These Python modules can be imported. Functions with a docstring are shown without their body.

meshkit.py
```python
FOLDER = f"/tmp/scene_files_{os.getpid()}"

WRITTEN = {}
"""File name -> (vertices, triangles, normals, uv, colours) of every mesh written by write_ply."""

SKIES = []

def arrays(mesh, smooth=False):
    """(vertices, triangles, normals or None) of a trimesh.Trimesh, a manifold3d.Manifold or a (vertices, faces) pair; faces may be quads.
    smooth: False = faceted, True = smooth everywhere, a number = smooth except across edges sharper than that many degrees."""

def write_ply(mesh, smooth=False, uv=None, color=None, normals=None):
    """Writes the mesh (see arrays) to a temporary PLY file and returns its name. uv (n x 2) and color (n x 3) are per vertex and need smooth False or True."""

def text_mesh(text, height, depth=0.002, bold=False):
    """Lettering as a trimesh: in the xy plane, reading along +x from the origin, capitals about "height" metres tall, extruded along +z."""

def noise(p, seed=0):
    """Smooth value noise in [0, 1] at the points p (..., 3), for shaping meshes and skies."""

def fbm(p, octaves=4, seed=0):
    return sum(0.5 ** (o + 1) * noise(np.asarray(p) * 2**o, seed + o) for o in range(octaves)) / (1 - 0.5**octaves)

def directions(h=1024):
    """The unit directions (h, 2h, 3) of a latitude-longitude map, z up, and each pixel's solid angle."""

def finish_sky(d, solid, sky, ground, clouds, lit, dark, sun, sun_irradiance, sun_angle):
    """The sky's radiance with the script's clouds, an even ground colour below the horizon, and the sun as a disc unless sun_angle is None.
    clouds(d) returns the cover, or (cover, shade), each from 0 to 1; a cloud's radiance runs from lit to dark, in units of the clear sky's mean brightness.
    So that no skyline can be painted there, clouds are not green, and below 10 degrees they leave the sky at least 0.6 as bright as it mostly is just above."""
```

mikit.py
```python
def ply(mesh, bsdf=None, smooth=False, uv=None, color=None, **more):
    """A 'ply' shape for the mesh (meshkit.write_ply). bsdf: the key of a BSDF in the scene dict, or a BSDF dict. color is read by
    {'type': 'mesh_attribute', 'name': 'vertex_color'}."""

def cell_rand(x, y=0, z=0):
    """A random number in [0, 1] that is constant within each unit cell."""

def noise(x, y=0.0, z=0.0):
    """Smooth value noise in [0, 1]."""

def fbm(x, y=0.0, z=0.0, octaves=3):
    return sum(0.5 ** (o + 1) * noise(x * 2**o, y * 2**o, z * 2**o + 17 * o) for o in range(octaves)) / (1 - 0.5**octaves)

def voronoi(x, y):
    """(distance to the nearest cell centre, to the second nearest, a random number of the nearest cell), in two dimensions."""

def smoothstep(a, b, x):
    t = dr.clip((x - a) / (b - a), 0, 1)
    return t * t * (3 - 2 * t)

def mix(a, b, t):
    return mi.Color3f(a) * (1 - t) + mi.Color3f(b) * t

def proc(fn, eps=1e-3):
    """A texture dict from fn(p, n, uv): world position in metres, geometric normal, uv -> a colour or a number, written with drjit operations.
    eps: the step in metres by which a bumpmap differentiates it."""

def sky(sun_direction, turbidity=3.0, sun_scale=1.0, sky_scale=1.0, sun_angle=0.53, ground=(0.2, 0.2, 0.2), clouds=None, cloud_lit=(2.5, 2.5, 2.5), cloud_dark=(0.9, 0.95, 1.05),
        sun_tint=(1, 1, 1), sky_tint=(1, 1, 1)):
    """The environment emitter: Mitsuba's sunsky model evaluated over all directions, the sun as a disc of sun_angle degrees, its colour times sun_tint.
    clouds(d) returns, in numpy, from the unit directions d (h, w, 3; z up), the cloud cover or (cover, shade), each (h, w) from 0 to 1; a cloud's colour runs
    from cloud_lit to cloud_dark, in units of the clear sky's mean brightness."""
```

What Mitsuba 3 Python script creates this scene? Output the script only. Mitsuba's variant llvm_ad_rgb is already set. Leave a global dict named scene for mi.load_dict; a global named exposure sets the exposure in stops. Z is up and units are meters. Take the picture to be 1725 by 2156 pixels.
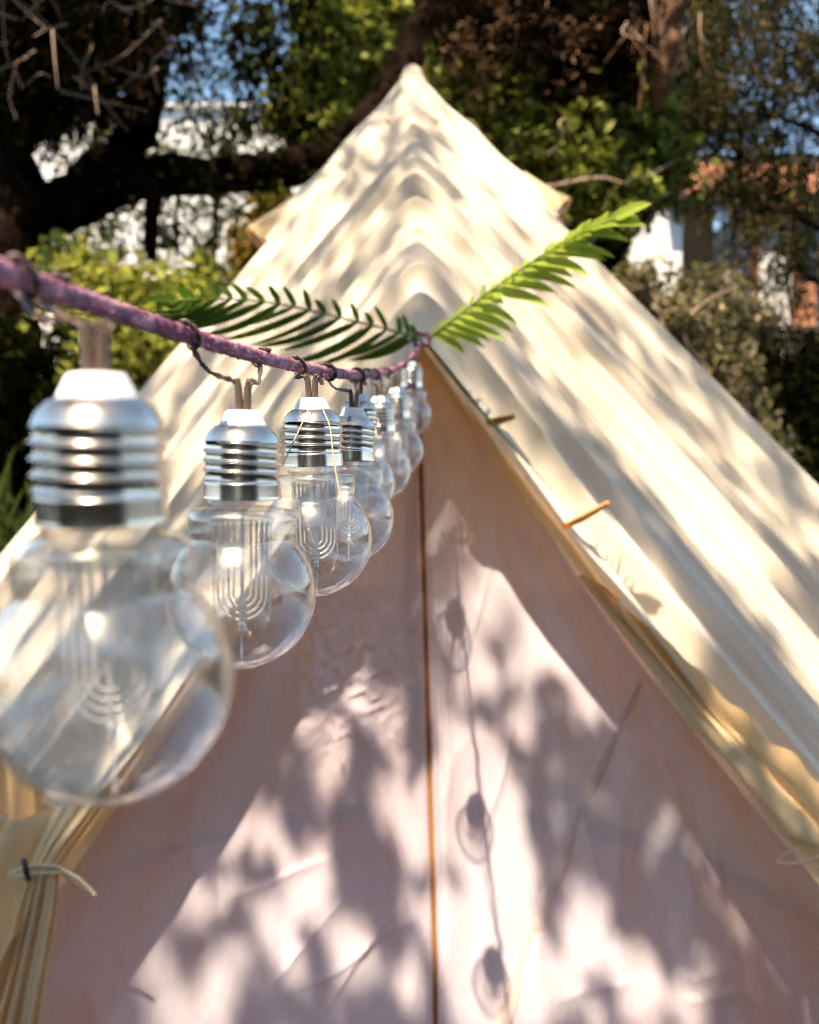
import math, random
import numpy as np
import trimesh
import manifold3d as m3
import drjit as dr
import mitsuba as mi
import mikit, meshkit
from mikit import noise, fbm, smoothstep, mix

# ------------------------------------------------------------------ camera, sky, exposure
scene, labels = {}, {}
T = mi.ScalarTransform4f
EYE = np.array([0.0, 0.0, 1.5])
PITCH = math.radians(4.0)
FPX = 1850.0                                    # focal length for a picture 1725 wide
FWD = np.array([0, math.cos(PITCH), -math.sin(PITCH)])
UPV = np.array([0, math.sin(PITCH), math.cos(PITCH)])
scene['camera'] = {'type': 'thinlens', 'fov': 2 * math.degrees(math.atan(862.5 / FPX)), 'fov_axis': 'x',
                   'aperture_radius': 0.0019, 'focus_distance': 0.47, 'near_clip': 0.02, 'far_clip': 400.0,
                   'to_world': T().look_at(origin=EYE.tolist(), target=(EYE + FWD).tolist(), up=[0, 0, 1])}
SUN = np.array([-0.17, -0.44, 0.88]); SUN /= np.linalg.norm(SUN)
scene['sky'] = mikit.sky(SUN.tolist(), turbidity=3, sun_tint=(1.0, 0.97, 0.92), sky_tint=(1.10, 0.99, 0.83), sky_scale=1.15, sun_scale=1.0)
exposure = 3.0

# ------------------------------------------------------------------ helpers
def at(px, py, y):
    """world point on the sight line through (px, py) of the 1725 x 2156 picture, at the distance y in front of the eye"""
    r = FWD + (px - 862.5) / FPX * np.array([1.0, 0, 0]) + (1078 - py) / FPX * UPV
    return EYE + r * (y / r[1])

def nm(name):
    if name not in scene and not any(k.startswith(name + '__') for k in scene):
        return name
    i = 1
    while f'{name}_{i:03d}' in scene or any(k.startswith(f'{name}_{i:03d}__') for k in scene):
        i += 1
    return f'{name}_{i:03d}'

COUNT = {}
def thing(name, label, cat, group=None, kind=None):
    n = COUNT.get(name, 0); COUNT[name] = n + 1
    key = name if n == 0 else f'{name}_{n:03d}'
    labels[key] = {'label': label, 'category': cat}
    if group: labels[key]['group'] = group
    if kind: labels[key]['kind'] = kind
    return key

def part(parent, name, mesh, bsdf, smooth=30, color=None, label=None, kind=None, **kw):
    base = parent + '__' + name
    n = COUNT.get(base, 0); COUNT[base] = n + 1
    key = base if n == 0 else f'{base}_{n:03d}'
    scene[key] = mikit.ply(mesh, bsdf, smooth=smooth, color=color, **kw)
    if label or kind:
        labels[key] = {}
        if label: labels[key]['label'] = label
        if kind: labels[key]['kind'] = kind
    return key

def put(key, mesh, bsdf, smooth=30, color=None, **kw):
    scene[key] = mikit.ply(mesh, bsdf, smooth=smooth, color=color, **kw)

def nrm(v):
    v = np.asarray(v, float)
    return v / np.maximum(np.linalg.norm(v, axis=-1, keepdims=True), 1e-12)

def catmull(pts, n):
    p = np.asarray(pts, float)
    p = np.vstack([2 * p[0] - p[1], p, 2 * p[-1] - p[-2]])
    seg = len(p) - 3
    t = np.linspace(0, seg, n); i = np.minimum(t.astype(int), seg - 1); f = (t - i)[:, None]
    a, b, c, d = p[i], p[i + 1], p[i + 2], p[i + 3]
    return 0.5 * (2 * b + (c - a) * f + (2 * a - 5 * b + 4 * c - d) * f**2 + (3 * b - a - 3 * c + d) * f**3)

def frames(path):
    tan = nrm(np.gradient(path, axis=0))
    u = np.cross(tan[0], [0, 0, 1.0]); 
    if np.linalg.norm(u) < 1e-3: u = np.cross(tan[0], [0, 1.0, 0])
    U = [nrm(u)]
    for k in range(1, len(path)):
        v = U[-1] - tan[k] * np.dot(U[-1], tan[k])
        U.append(nrm(v))
    U = np.array(U)
    return tan, U, np.cross(tan, U)

def tube(path, radius, sides=10, cap=True, rough=0, seed=0, rscale=3.0, flat=1.0):
    path = np.asarray(path, float); n = len(path)
    r = np.broadcast_to(np.asarray(radius, float), (n,))
    tan, U, V = frames(path)
    a = np.arange(sides) / sides * 2 * np.pi
    ring = np.cos(a)[None, :, None] * U[:, None] + flat * np.sin(a)[None, :, None] * V[:, None]
    rr = np.repeat(r[:, None], sides, 1)
    P = path[:, None] + ring * rr[..., None]
    if rough:
        d = meshkit.fbm(P / (r.mean() * rscale), 4, seed) - 0.5
        P = path[:, None] + ring * (rr * (1 + rough * d * 2))[..., None]
    v = P.reshape(-1, 3)
    i = np.arange(n - 1)[:, None] * sides; j = np.arange(sides)[None]; k = (j + 1) % sides
    f = np.stack([i + j, i + sides + j, i + sides + k, i + k], -1).reshape(-1, 4)
    f = np.vstack([f[:, [0, 1, 2]], f[:, [0, 2, 3]]])
    if cap:
        c0, c1 = len(v), len(v) + 1
        v = np.vstack([v, path[:1], path[-1:]])
        j = np.arange(sides); k = (j + 1) % sides
        f = np.vstack([f, np.stack([j * 0 + c0, j, k], 1), np.stack([j * 0 + c1, (n - 1) * sides + k, (n - 1) * sides + j], 1)])
    return v, f[:, ::-1]

def join(ms):
    vs, fs, o = [], [], 0
    for v, f in ms:
        vs.append(v); fs.append(np.asarray(f) + o); o += len(v)
    return np.vstack(vs), np.vstack(fs)

def grid(P):
    """quads of a (n, m, 3) sheet"""
    n, m = P.shape[:2]
    i = np.arange(n - 1)[:, None] * m + np.arange(m - 1)[None]
    f = np.stack([i, i + m, i + m + 1, i + 1], -1).reshape(-1, 4)
    return P.reshape(-1, 3), np.vstack([f[:, [0, 1, 2]], f[:, [0, 2, 3]]])

def lathe(rz, sides=64, rfun=None):
    """profile (r, z) from top to bottom turned about z; rfun(theta, z) is added to r"""
    rz = np.asarray(rz, float); a = np.arange(sides) / sides * 2 * np.pi
    r = np.repeat(rz[:, :1], sides, 1)
    if rfun is not None: r = r + rfun(a[None], rz[:, 1:2])
    P = np.stack([r * np.cos(a), r * np.sin(a), np.repeat(rz[:, 1:2], sides, 1)], -1)
    v = P.reshape(-1, 3); n = len(rz)
    i = np.arange(n - 1)[:, None] * sides; j = np.arange(sides)[None]; k = (j + 1) % sides
    f = np.stack([i + j, i + sides + j, i + sides + k, i + k], -1).reshape(-1, 4)
    return v, np.vstack([f[:, [0, 1, 2]], f[:, [0, 2, 3]]])

def box(c, s, bev=0.0):
    c, s = np.asarray(c, float), np.asarray(s, float)
    if bev:
        h = s / 2 - bev
        pts = [c + h * np.array([a, b, d]) + bev * np.array(o) for a in (-1, 1) for b in (-1, 1) for d in (-1, 1) for o in ((a, 0, 0), (0, b, 0), (0, 0, d))]
        h = trimesh.convex.convex_hull(np.array(pts)); return np.array(h.vertices), np.array(h.faces)
    b = trimesh.creation.box(s); return np.array(b.vertices) + c, np.array(b.faces)

def xf(mesh, M):
    v, f = mesh
    return v @ M[:3, :3].T + M[:3, 3], f

def leaves(base, d, up, length, width, fold=0.25):
    """n leaf blades of two triangles each"""
    d = nrm(d); s = nrm(np.cross(d, up)); u = np.cross(s, d)
    L, W = np.asarray(length)[:, None], np.asarray(width)[:, None]
    m = base + d * L * 0.45
    v = np.stack([base, m + s * W / 2 + u * W * fold, base + d * L, m - s * W / 2 + u * W * fold], 1).reshape(-1, 3)
    i = np.arange(len(base))[:, None] * 4
    return v, np.vstack([i + [[0, 1, 2]], i + [[0, 2, 3]]])

def twig_leaves(rng, centers, axis, per, tl, length, width, droop=0.0, spread=1.0):
    """sprigs: per leaves along each short twig"""
    n = len(centers)
    k = rng.uniform(-0.5, 0.5, (n, per, 1))
    b = centers[:, None] + axis[:, None] * k * tl + rng.normal(0, tl * 0.06, (n, per, 3))
    d = axis[:, None] * 0.6 + rng.normal(0, spread, (n, per, 3)) + np.array([0, 0, -droop])
    up = np.array([0, 0, 1.0]) + rng.normal(0, 0.55, (n, per, 3))
    L = length * rng.uniform(0.65, 1.25, n * per); W = width * rng.uniform(0.7, 1.25, n * per)
    v, f = leaves(b.reshape(-1, 3), d.reshape(-1, 3), up.reshape(-1, 3), L, W)
    return v, f, n * per

def leaf_colors(rng, n, pal, tw=None, per=1):
    pal = np.asarray(pal, float)
    w = rng.dirichlet(np.ones(len(pal)) * 0.5, n)
    c = w @ pal * rng.uniform(0.75, 1.2, (n, 1))
    return np.repeat(np.clip(c, 0, 1), 4, 0)

def rgb(*c): return {'type': 'rgb', 'value': list(c)}

# ------------------------------------------------------------------ materials
def thin(name, color, dt, rough=0.75, spec=0.3):
    scene[name] = {'type': 'principledthin', 'base_color': color, 'roughness': rough, 'diff_trans': dt, 'eta': 1.35, 'spec_trans': 0.0}

def canvas_color(p, n, uv):
    g = fbm(p.x * 6, p.y * 6, p.z * 6, 3)
    w = 0.5 + 0.5 * noise(p.x * 420, p.y * 420, p.z * 420)
    return mix((0.86, 0.795, 0.67), (0.79, 0.715, 0.585), smoothstep(0.3, 0.8, g)) * (0.95 + 0.05 * w)
thin('canvas_bsdf', mikit.proc(canvas_color), 0.55)
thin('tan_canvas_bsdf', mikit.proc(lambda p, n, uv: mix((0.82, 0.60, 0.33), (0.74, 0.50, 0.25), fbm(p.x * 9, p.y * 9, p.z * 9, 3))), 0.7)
def net_color(p, n, uv):
    g = fbm(p.x * 5, p.y * 5, p.z * 3, 3)
    w = noise(p.x * 260, p.y * 50, p.z * 60)
    return mix((0.83, 0.79, 0.90), (0.73, 0.65, 0.73), smoothstep(0.35, 0.75, g)) * (0.93 + 0.1 * w)
thin('curtain_bsdf', mikit.proc(lambda p, n, uv: mix((0.86, 0.71, 0.46), (0.79, 0.62, 0.37), fbm(p.x * 9, p.y * 9, p.z * 9, 3))), 0.6)
thin('net_cloth_bsdf', mikit.proc(net_color), 0.6)
scene['net_bsdf'] = {'type': 'blendbsdf', 'weight': 0.15, 'a': scene.pop('net_cloth_bsdf'), 'b': {'type': 'null'}}   # open weave
thin('zip_bsdf', rgb(0.33, 0.15, 0.045), 0.3)
thin('seam_bsdf', rgb(0.78, 0.64, 0.60), 0.5)
thin('leaf_bsdf', {'type': 'mesh_attribute', 'name': 'vertex_color'}, 0.75, 0.45)
thin('fern_bsdf', mikit.proc(lambda p, n, uv: mix((0.035, 0.085, 0.010), (0.08, 0.14, 0.02), fbm(p.x * 14, p.y * 14, p.z * 14, 2))), 0.9, 0.4)  # shade on the left frond is put into this darker green
thin('sunlit_fern_bsdf', mikit.proc(lambda p, n, uv: mix((0.24, 0.34, 0.03), (0.50, 0.58, 0.12), fbm(p.x * 14, p.y * 14, p.z * 14, 2))), 0.9, 0.4)  # sunlight on the right frond is put into this brighter green
scene['fern_stem_bsdf'] = {'type': 'principled', 'base_color': rgb(0.16, 0.24, 0.03), 'roughness': 0.45}
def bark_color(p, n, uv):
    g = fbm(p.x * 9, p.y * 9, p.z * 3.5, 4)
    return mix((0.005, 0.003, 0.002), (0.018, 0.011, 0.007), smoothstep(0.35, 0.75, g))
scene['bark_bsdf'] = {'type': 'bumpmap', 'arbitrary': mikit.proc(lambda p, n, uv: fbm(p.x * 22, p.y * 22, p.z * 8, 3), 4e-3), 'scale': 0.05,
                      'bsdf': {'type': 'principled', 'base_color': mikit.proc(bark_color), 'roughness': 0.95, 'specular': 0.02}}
scene['pale_bark_bsdf'] = {'type': 'principled', 'base_color': mikit.proc(lambda p, n, uv: mix((0.20, 0.13, 0.09), (0.42, 0.31, 0.23), fbm(p.x * 15, p.y * 15, p.z * 15, 3))), 'roughness': 0.9}
scene['fiber_bark_bsdf'] = {'type': 'principled', 'base_color': mikit.proc(lambda p, n, uv: mix((0.04, 0.02, 0.010), (0.22, 0.12, 0.06), fbm(p.x * 30, p.y * 30, p.z * 4, 3))), 'roughness': 0.9}
scene['metal_bsdf'] = {'type': 'roughconductor', 'material': 'Al', 'alpha': 0.045, 'specular_reflectance': rgb(1.0, 0.90, 0.78), 'distribution': 'ggx'}
scene['white_plastic_bsdf'] = {'type': 'principled', 'base_color': rgb(0.82, 0.83, 0.86), 'roughness': 0.35, 'specular': 0.5}
def scuff(p, n, uv):
    return 0.03 + 0.09 * smoothstep(0.52, 0.8, fbm(p.x * 90, p.y * 90, p.z * 60, 4))
scene['clear_plastic_bsdf'] = {'type': 'blendbsdf', 'weight': mikit.proc(scuff), 'a': {'type': 'thindielectric', 'int_ior': 1.37},
                               'b': {'type': 'blendbsdf', 'weight': 0.35, 'a': {'type': 'principledthin', 'base_color': rgb(0.93, 0.93, 0.93), 'roughness': 0.25, 'diff_trans': 1.0, 'eta': 1.5},
                                     'b': {'type': 'twosided', 'bsdf': {'type': 'roughconductor', 'material': 'Ag', 'alpha': 0.13}}}}
scene['sleeve_bsdf'] = {'type': 'blendbsdf', 'weight': 0.05, 'a': {'type': 'thindielectric', 'int_ior': 1.35}, 'b': {'type': 'principledthin', 'base_color': rgb(0.9, 0.9, 0.9), 'roughness': 0.3, 'diff_trans': 1.0, 'eta': 1.5}}
scene['filament_bsdf'] = {'type': 'blendbsdf', 'weight': 0.25, 'a': {'type': 'blendbsdf', 'weight': 0.6, 'a': {'type': 'thindielectric', 'int_ior': 1.4}, 'b': {'type': 'principledthin', 'base_color': rgb(0.95, 0.94, 0.92), 'roughness': 0.25, 'diff_trans': 0.3, 'eta': 1.5}}, 'b': {'type': 'twosided', 'bsdf': {'type': 'roughconductor', 'material': 'Ag', 'alpha': 0.22}}}
scene['shell_bsdf'] = {'type': 'blendbsdf', 'weight': 0.03, 'a': {'type': 'thindielectric', 'int_ior': 1.36}, 'b': {'type': 'twosided', 'bsdf': {'type': 'roughconductor', 'material': 'Ag', 'alpha': 0.09}}}
scene['wire_bsdf'] = {'type': 'principled', 'base_color': rgb(0.10, 0.068, 0.055), 'roughness': 0.35, 'specular': 0.5}
scene['black_bsdf'] = {'type': 'principled', 'base_color': rgb(0.015, 0.012, 0.012), 'roughness': 0.45}
scene['straw_bsdf'] = {'type': 'principled', 'base_color': rgb(0.75, 0.50, 0.28), 'roughness': 0.5}
def rope_color(p, n, uv):
    g = fbm(p.x * 260, p.y * 160, p.z * 260, 3)
    return mix((0.20, 0.055, 0.105), (0.46, 0.235, 0.31), smoothstep(0.3, 0.8, g))
scene['rope_bsdf'] = {'type': 'principled', 'base_color': mikit.proc(rope_color), 'roughness': 0.9, 'sheen': 0.8}
scene['leather_bsdf'] = {'type': 'principled', 'base_color': rgb(0.66, 0.30, 0.08), 'roughness': 0.6}
scene['cord_bsdf'] = {'type': 'principled', 'base_color': rgb(0.74, 0.60, 0.42), 'roughness': 0.9}
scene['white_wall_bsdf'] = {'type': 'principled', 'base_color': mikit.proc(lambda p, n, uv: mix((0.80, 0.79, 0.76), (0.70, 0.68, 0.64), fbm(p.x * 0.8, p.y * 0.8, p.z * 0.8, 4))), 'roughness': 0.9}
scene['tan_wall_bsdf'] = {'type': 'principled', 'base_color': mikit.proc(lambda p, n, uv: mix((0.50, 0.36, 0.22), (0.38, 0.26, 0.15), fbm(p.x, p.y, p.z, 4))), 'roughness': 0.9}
scene['tile_bsdf'] = {'type': 'principled', 'base_color': mikit.proc(lambda p, n, uv: mix((0.50, 0.19, 0.09), (0.62, 0.30, 0.17), fbm(p.x * 4, p.y * 4, p.z * 4, 3))), 'roughness': 0.85}
scene['door_wood_bsdf'] = {'type': 'principled', 'base_color': rgb(0.14, 0.05, 0.022), 'roughness': 0.6}
scene['glass_bsdf'] = {'type': 'principled', 'base_color': rgb(0.03, 0.04, 0.05), 'roughness': 0.08, 'specular': 0.6}
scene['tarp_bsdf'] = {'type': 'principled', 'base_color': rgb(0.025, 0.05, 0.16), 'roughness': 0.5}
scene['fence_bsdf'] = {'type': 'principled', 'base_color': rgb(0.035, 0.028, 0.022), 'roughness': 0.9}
def ground_color(p, n, uv):
    a = fbm(p.x * 1.3, p.y * 1.3, 0, 4); b = fbm(p.x * 17, p.y * 17, 3, 3)
    return mix((0.42, 0.25, 0.15), (0.56, 0.38, 0.25), a) * (0.75 + 0.4 * b)
scene['ground_bsdf'] = {'type': 'principled', 'base_color': mikit.proc(ground_color), 'roughness': 0.95}
scene['floor_bsdf'] = {'type': 'principled', 'base_color': rgb(0.55, 0.27, 0.15), 'roughness': 0.8}

# ------------------------------------------------------------------ ground
gx = np.concatenate([-np.geomspace(160, 4, 14), np.linspace(-3.5, 3.5, 29), np.geomspace(4, 160, 14)])
GX, GY = np.meshgrid(gx, gx, indexing='ij')
GP = np.stack([GX, GY, 0 * GX], -1); GP[..., 2] = 0.05 * (meshkit.fbm(GP * 0.6, 3, 5) - 0.5) * np.clip(np.hypot(GX, GY - 2) - 2, 0, 1) - 0.0
put('ground', grid(GP[:, ::-1]), 'ground_bsdf', smooth=True)
labels['ground'] = {'label': 'dry reddish brown earth under the trees', 'category': 'ground', 'kind': 'structure'}

# ------------------------------------------------------------------ tent
tent = thing('bell_tent', 'cream canvas bell tent with pink net door under the trees', 'tent')
PK = at(890, 716, 1.36)                            # front end of the ridge
AP = at(868, 165, 2.30)                            # top of the pole
HR, HL = at(1725, 1800, 1.18), at(212, 1690, 1.20) # points on the two front hems
SR, SL = at(1725, 1040, 2.05), at(-4, 1190, 2.05)  # points on the two outer edges
EAVE = 0.93
def down(u, right):
    u = np.asarray(u)[..., None]
    d0, d1 = ((HR - PK), (SR - AP)) if right else ((HL - PK), (SL - AP))
    d0, d1 = d0 * (1 / -d0[2]), d1 * (1 / -d1[2])                 # one metre of fall
    return d0 + (d1 - d0) * u
def ridge(u):
    u = np.asarray(u)
    p = PK + (AP - PK) * u[..., None]
    p[..., 2] -= 0.055 * np.sin(np.pi * np.clip(u, 0, 1)) * (1 - 0.3 * u)
    return p
rng = np.random.default_rng(11)
def pleats(q, v, side, seed, lo, hi, depth):
    """cloth hung over ridges: sharp at each ridge line, sagging between them"""
    r = np.random.default_rng(seed)
    c = np.concatenate([[-.1], np.cumsum(r.uniform(lo, hi, int(1.6 / lo))) - .1]); d = r.uniform(.5, 1.25, len(c)); sk = r.uniform(.6, 1.7, len(c))
    i = np.clip(np.searchsorted(c, q) - 1, 0, len(c) - 2)
    w = c[i + 1] - c[i]; t = np.clip((q - c[i]) / w, 0, 1) ** sk[i]
    live = np.clip(0.15 + 1.5 * meshkit.noise(np.stack([v * 1.2 + i * 7.3, i * 1.7, 0 * v + side], -1), seed), 0, 1.25)
    return -depth * w * d[i] * live * (4 * t * (1 - t)) ** .85
def folds(u, v, side):
    """height of the creases that run down the roof from the ridge"""
    q = u + 0.030 * (meshkit.noise(np.stack([v * 1.3, u * 3, 0 * u + side * 9], -1), 3) - 0.5) * (0.3 + v) + 0.012 * (meshkit.noise(np.stack([v * 5, u * 9, 0 * u + side], -1), 13) - 0.5)
    h = pleats(q, v, side, 5, .06, .15, .42) + pleats(q + .02 * v, v, side, 9, .022, .055, .34) * np.clip(2.2 * meshkit.noise(np.stack([v * 1.5, u * 6, 0 * u + side * 2], -1), 15) - .5, 0, 1)
    h += 0.016 * (meshkit.fbm(np.stack([q * 5, v * 1.1, 0 * u + side * 3], -1), 3, 21) - 0.5) * np.clip(v * 3, 0.2, 1)
    return h
nu, nt = 560, 380
u1 = np.linspace(0, 1, nu)
t1 = np.sign(np.linspace(-1, 1, nt)) * np.abs(np.linspace(-1, 1, nt)) ** 1.5
U, TT = np.meshgrid(u1, t1, indexing='ij')
R0 = ridge(U)
fall = R0[..., 2] - EAVE                                                  # vertical drop to the eave
V = np.abs(TT) * fall
right = TT >= 0
DR, DL = down(U, True), down(U, False)
e = 0.02 + 0.022 * np.sin(np.pi * U) * 1.0
soft = np.sqrt(V**2 + e**2) - e                                          # rounds the ridge
D = np.where(right[..., None], DR, DL)
P = R0 + D * np.array([1, 1, 0]) * V[..., None] 
P[..., 1] = R0[..., 1] + D[..., 1] * soft
P[..., 2] = R0[..., 2] - soft
nR = nrm(np.cross(nrm(AP - PK), nrm(down(np.array(0.5), True)))); nR *= -np.sign(nR[1])
nR = -nR if nR[1] > 0 else nR
nL = nrm(np.cross(nrm(AP - PK), nrm(down(np.array(0.5), False)))); nL = -nL if nL[1] > 0 else nL
wR = 0.5 + 0.5 * np.clip(TT * fall / 0.06, -1, 1)
N = nrm(nR * wR[..., None] + nL * (1 - wR[..., None]))
H = folds(U, V, np.where(right, 1.0, 2.0))
Hm = folds(U, V * 0, np.where(right, 1.0, 1.0))
k = np.clip(V / 0.10, 0, 1); H = Hm * (1 - k) + H * k
H *= np.clip((1 - U) / 0.10, 0.0, 1) * np.clip(U / 0.06 + .12, 0, 1)
# the hem ripples and sags a little between the toggles
hem = np.exp(-U / 0.035)
P += N * (H + 0)[..., None]
P[..., 2] += hem * 0.010 * (meshkit.noise(np.stack([V * 7, 0 * V, np.where(right, 1.0, 5.0)], -1), 2) - 0.5) * np.clip(V * 3, 0, 1) * 2
# pinch the sheet into the pole top
tip = np.clip((U - 0.86) / 0.14, 0, 1) ** 2
P[..., 2] += 0.015 * tip * np.exp(-V / 0.05)
P[..., 0] -= np.sign(TT) * 0.035 * tip * np.clip(V / 0.05, 0, 1) * np.exp(-V / 0.12)
roof = part(tent, 'roof', grid(P), 'canvas_bsdf', smooth=True)
for ui, sgn in ((.30, 1), (.70, 1), (.34, -1), (.72, -1)):                   # felled seams of the canvas panels
    i0 = int(ui * (nu - 1)); cols = [c for c in range(nt) if TT[0, c] * sgn > .03]
    a_, b_ = P[i0 - 3, cols], P[i0 + 4, cols]; nn = N[i0, cols]
    part(tent, 'seam', grid(np.stack([a_ + nn * .0004, a_ * .8 + b_ * .2 + nn * .0022, a_ * .2 + b_ * .8 + nn * .0022, b_ + nn * .0004], 1)), 'canvas_bsdf', smooth=40)
EV_R, EV_L = P[:, -1], P[:, 0]                                            # eave lines, front to back
# pole top knob of cloth
apex_top = P[-1, nt // 2]
cap_path = np.array([apex_top + [0, 0.03, -0.13], apex_top + [0, 0.022, -0.06], apex_top + [0, 0.014, -0.012], apex_top + [0, 0.012, 0.012], apex_top + [0, 0.012, 0.020]])
part(tent, 'pole_sleeve', tube(catmull(cap_path, 28), np.interp(np.linspace(0, 1, 28), [0, .25, .5, .75, .92, 1], [.098, .058, .031, .021, .014, .004]), 28), 'canvas_bsdf', smooth=True)
# rear half of the roof, and the wall all the way round
C0 = np.array([0.0, AP[1]])
a0 = math.atan2(EV_R[-1, 1] - C0[1], EV_R[-1, 0]); a1 = math.atan2(EV_L[-1, 1] - C0[1], EV_L[-1, 0])
if a1 < a0: a1 += 2 * np.pi
ang = np.linspace(a0, a1, 90); r0, r1 = np.hypot(*(EV_R[-1, :2] - C0)), np.hypot(*(EV_L[-1, :2] - C0))
rad = np.linspace(r0, r1, 90)
back = np.stack([C0[0] + rad * np.cos(ang), C0[1] + rad * np.sin(ang), 0 * ang + EAVE], -1)
sB = np.linspace(0, 1, 30)[:, None, None]
BP = (AP - [0, 0, 0.02]) * (1 - sB) + back[None] * sB
BP[..., 1] += 0.012 * np.sin(np.arange(90) * 0.7)[None] * sB[..., 0] * np.clip(np.sin(np.linspace(0, np.pi, 90)), 0, 1)
part(tent, 'roof', grid(BP), 'tan_canvas_bsdf', smooth=True, label='rear half of the roof, warm glow put into its tan canvas colour')  # tan stands in for warm light coming through the cream canvas
ring = np.vstack([EV_R[110::6], back[1:-1], EV_L[110:][::-1][::6]])
wz = np.linspace(0, 1, 24)[:, None]
WP = np.repeat(ring[None], 24, 0).copy()
WP[..., 2] = (ring[None, :, 2] + 0.011) * (1 - wz) + 0.01 * wz
out = nrm(np.concatenate([ring[:, :2] - C0, 0 * ring[:, :1]], 1))
s_arc = np.cumsum(np.r_[0, np.linalg.norm(np.diff(ring, axis=0), axis=1)])
WP += out[None] * ((0.018 * np.sin(s_arc * 38)[None] + 0.02 * (meshkit.noise(np.stack([s_arc * 5, 0 * s_arc, 0 * s_arc], -1), 4) - .5)[None]) * np.clip(wz * 3, 0, 1) - 0.012)[..., None]
part(tent, 'wall', grid(WP), 'tan_canvas_bsdf', smooth=True)
fl = trimesh.creation.cylinder(1.0, 0.012, sections=48)
part(tent, 'groundsheet', (np.array(fl.vertices) * [1.3, 1.15, 1] + [0.0, 2.25, 0.03], np.array(fl.faces)), 'floor_bsdf')

# the cowl over the vents: a strip each side, its lower end curling open
def cowl(side):
    D1 = down(np.array(1.0), side > 0)
    L = (0.375 if side > 0 else 0.43)
    s = np.linspace(0.02, 1, 60)[:, None]; w = np.linspace(0, 1, 26)[None]
    base = AP + D1 * (s * L)[..., None]
    o = nrm(np.array([side * 0.85, 0.15, 0.55]))                             # away from the roof
    backw = np.array([0, 1.0, 0.15])
    curl = np.clip((s - 0.72) / 0.28, 0, 1)
    th = -0.25 + w * np.pi * 1.2
    radius = 0.020 + 0.024 * s + 0.014 * curl
    # arch across the strip: from the front seam up and over to the back
    p = base + o * (radius * np.sin(th) * 1.15)[..., None] + backw * ((1 - np.cos(th)) * radius * 1.3)[..., None] + np.array([0, 1, 0]) * 0.004
    p = p + o * (0.003 * np.sin(s * 17 + w * 3))[..., None]
    return grid(p)
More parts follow.
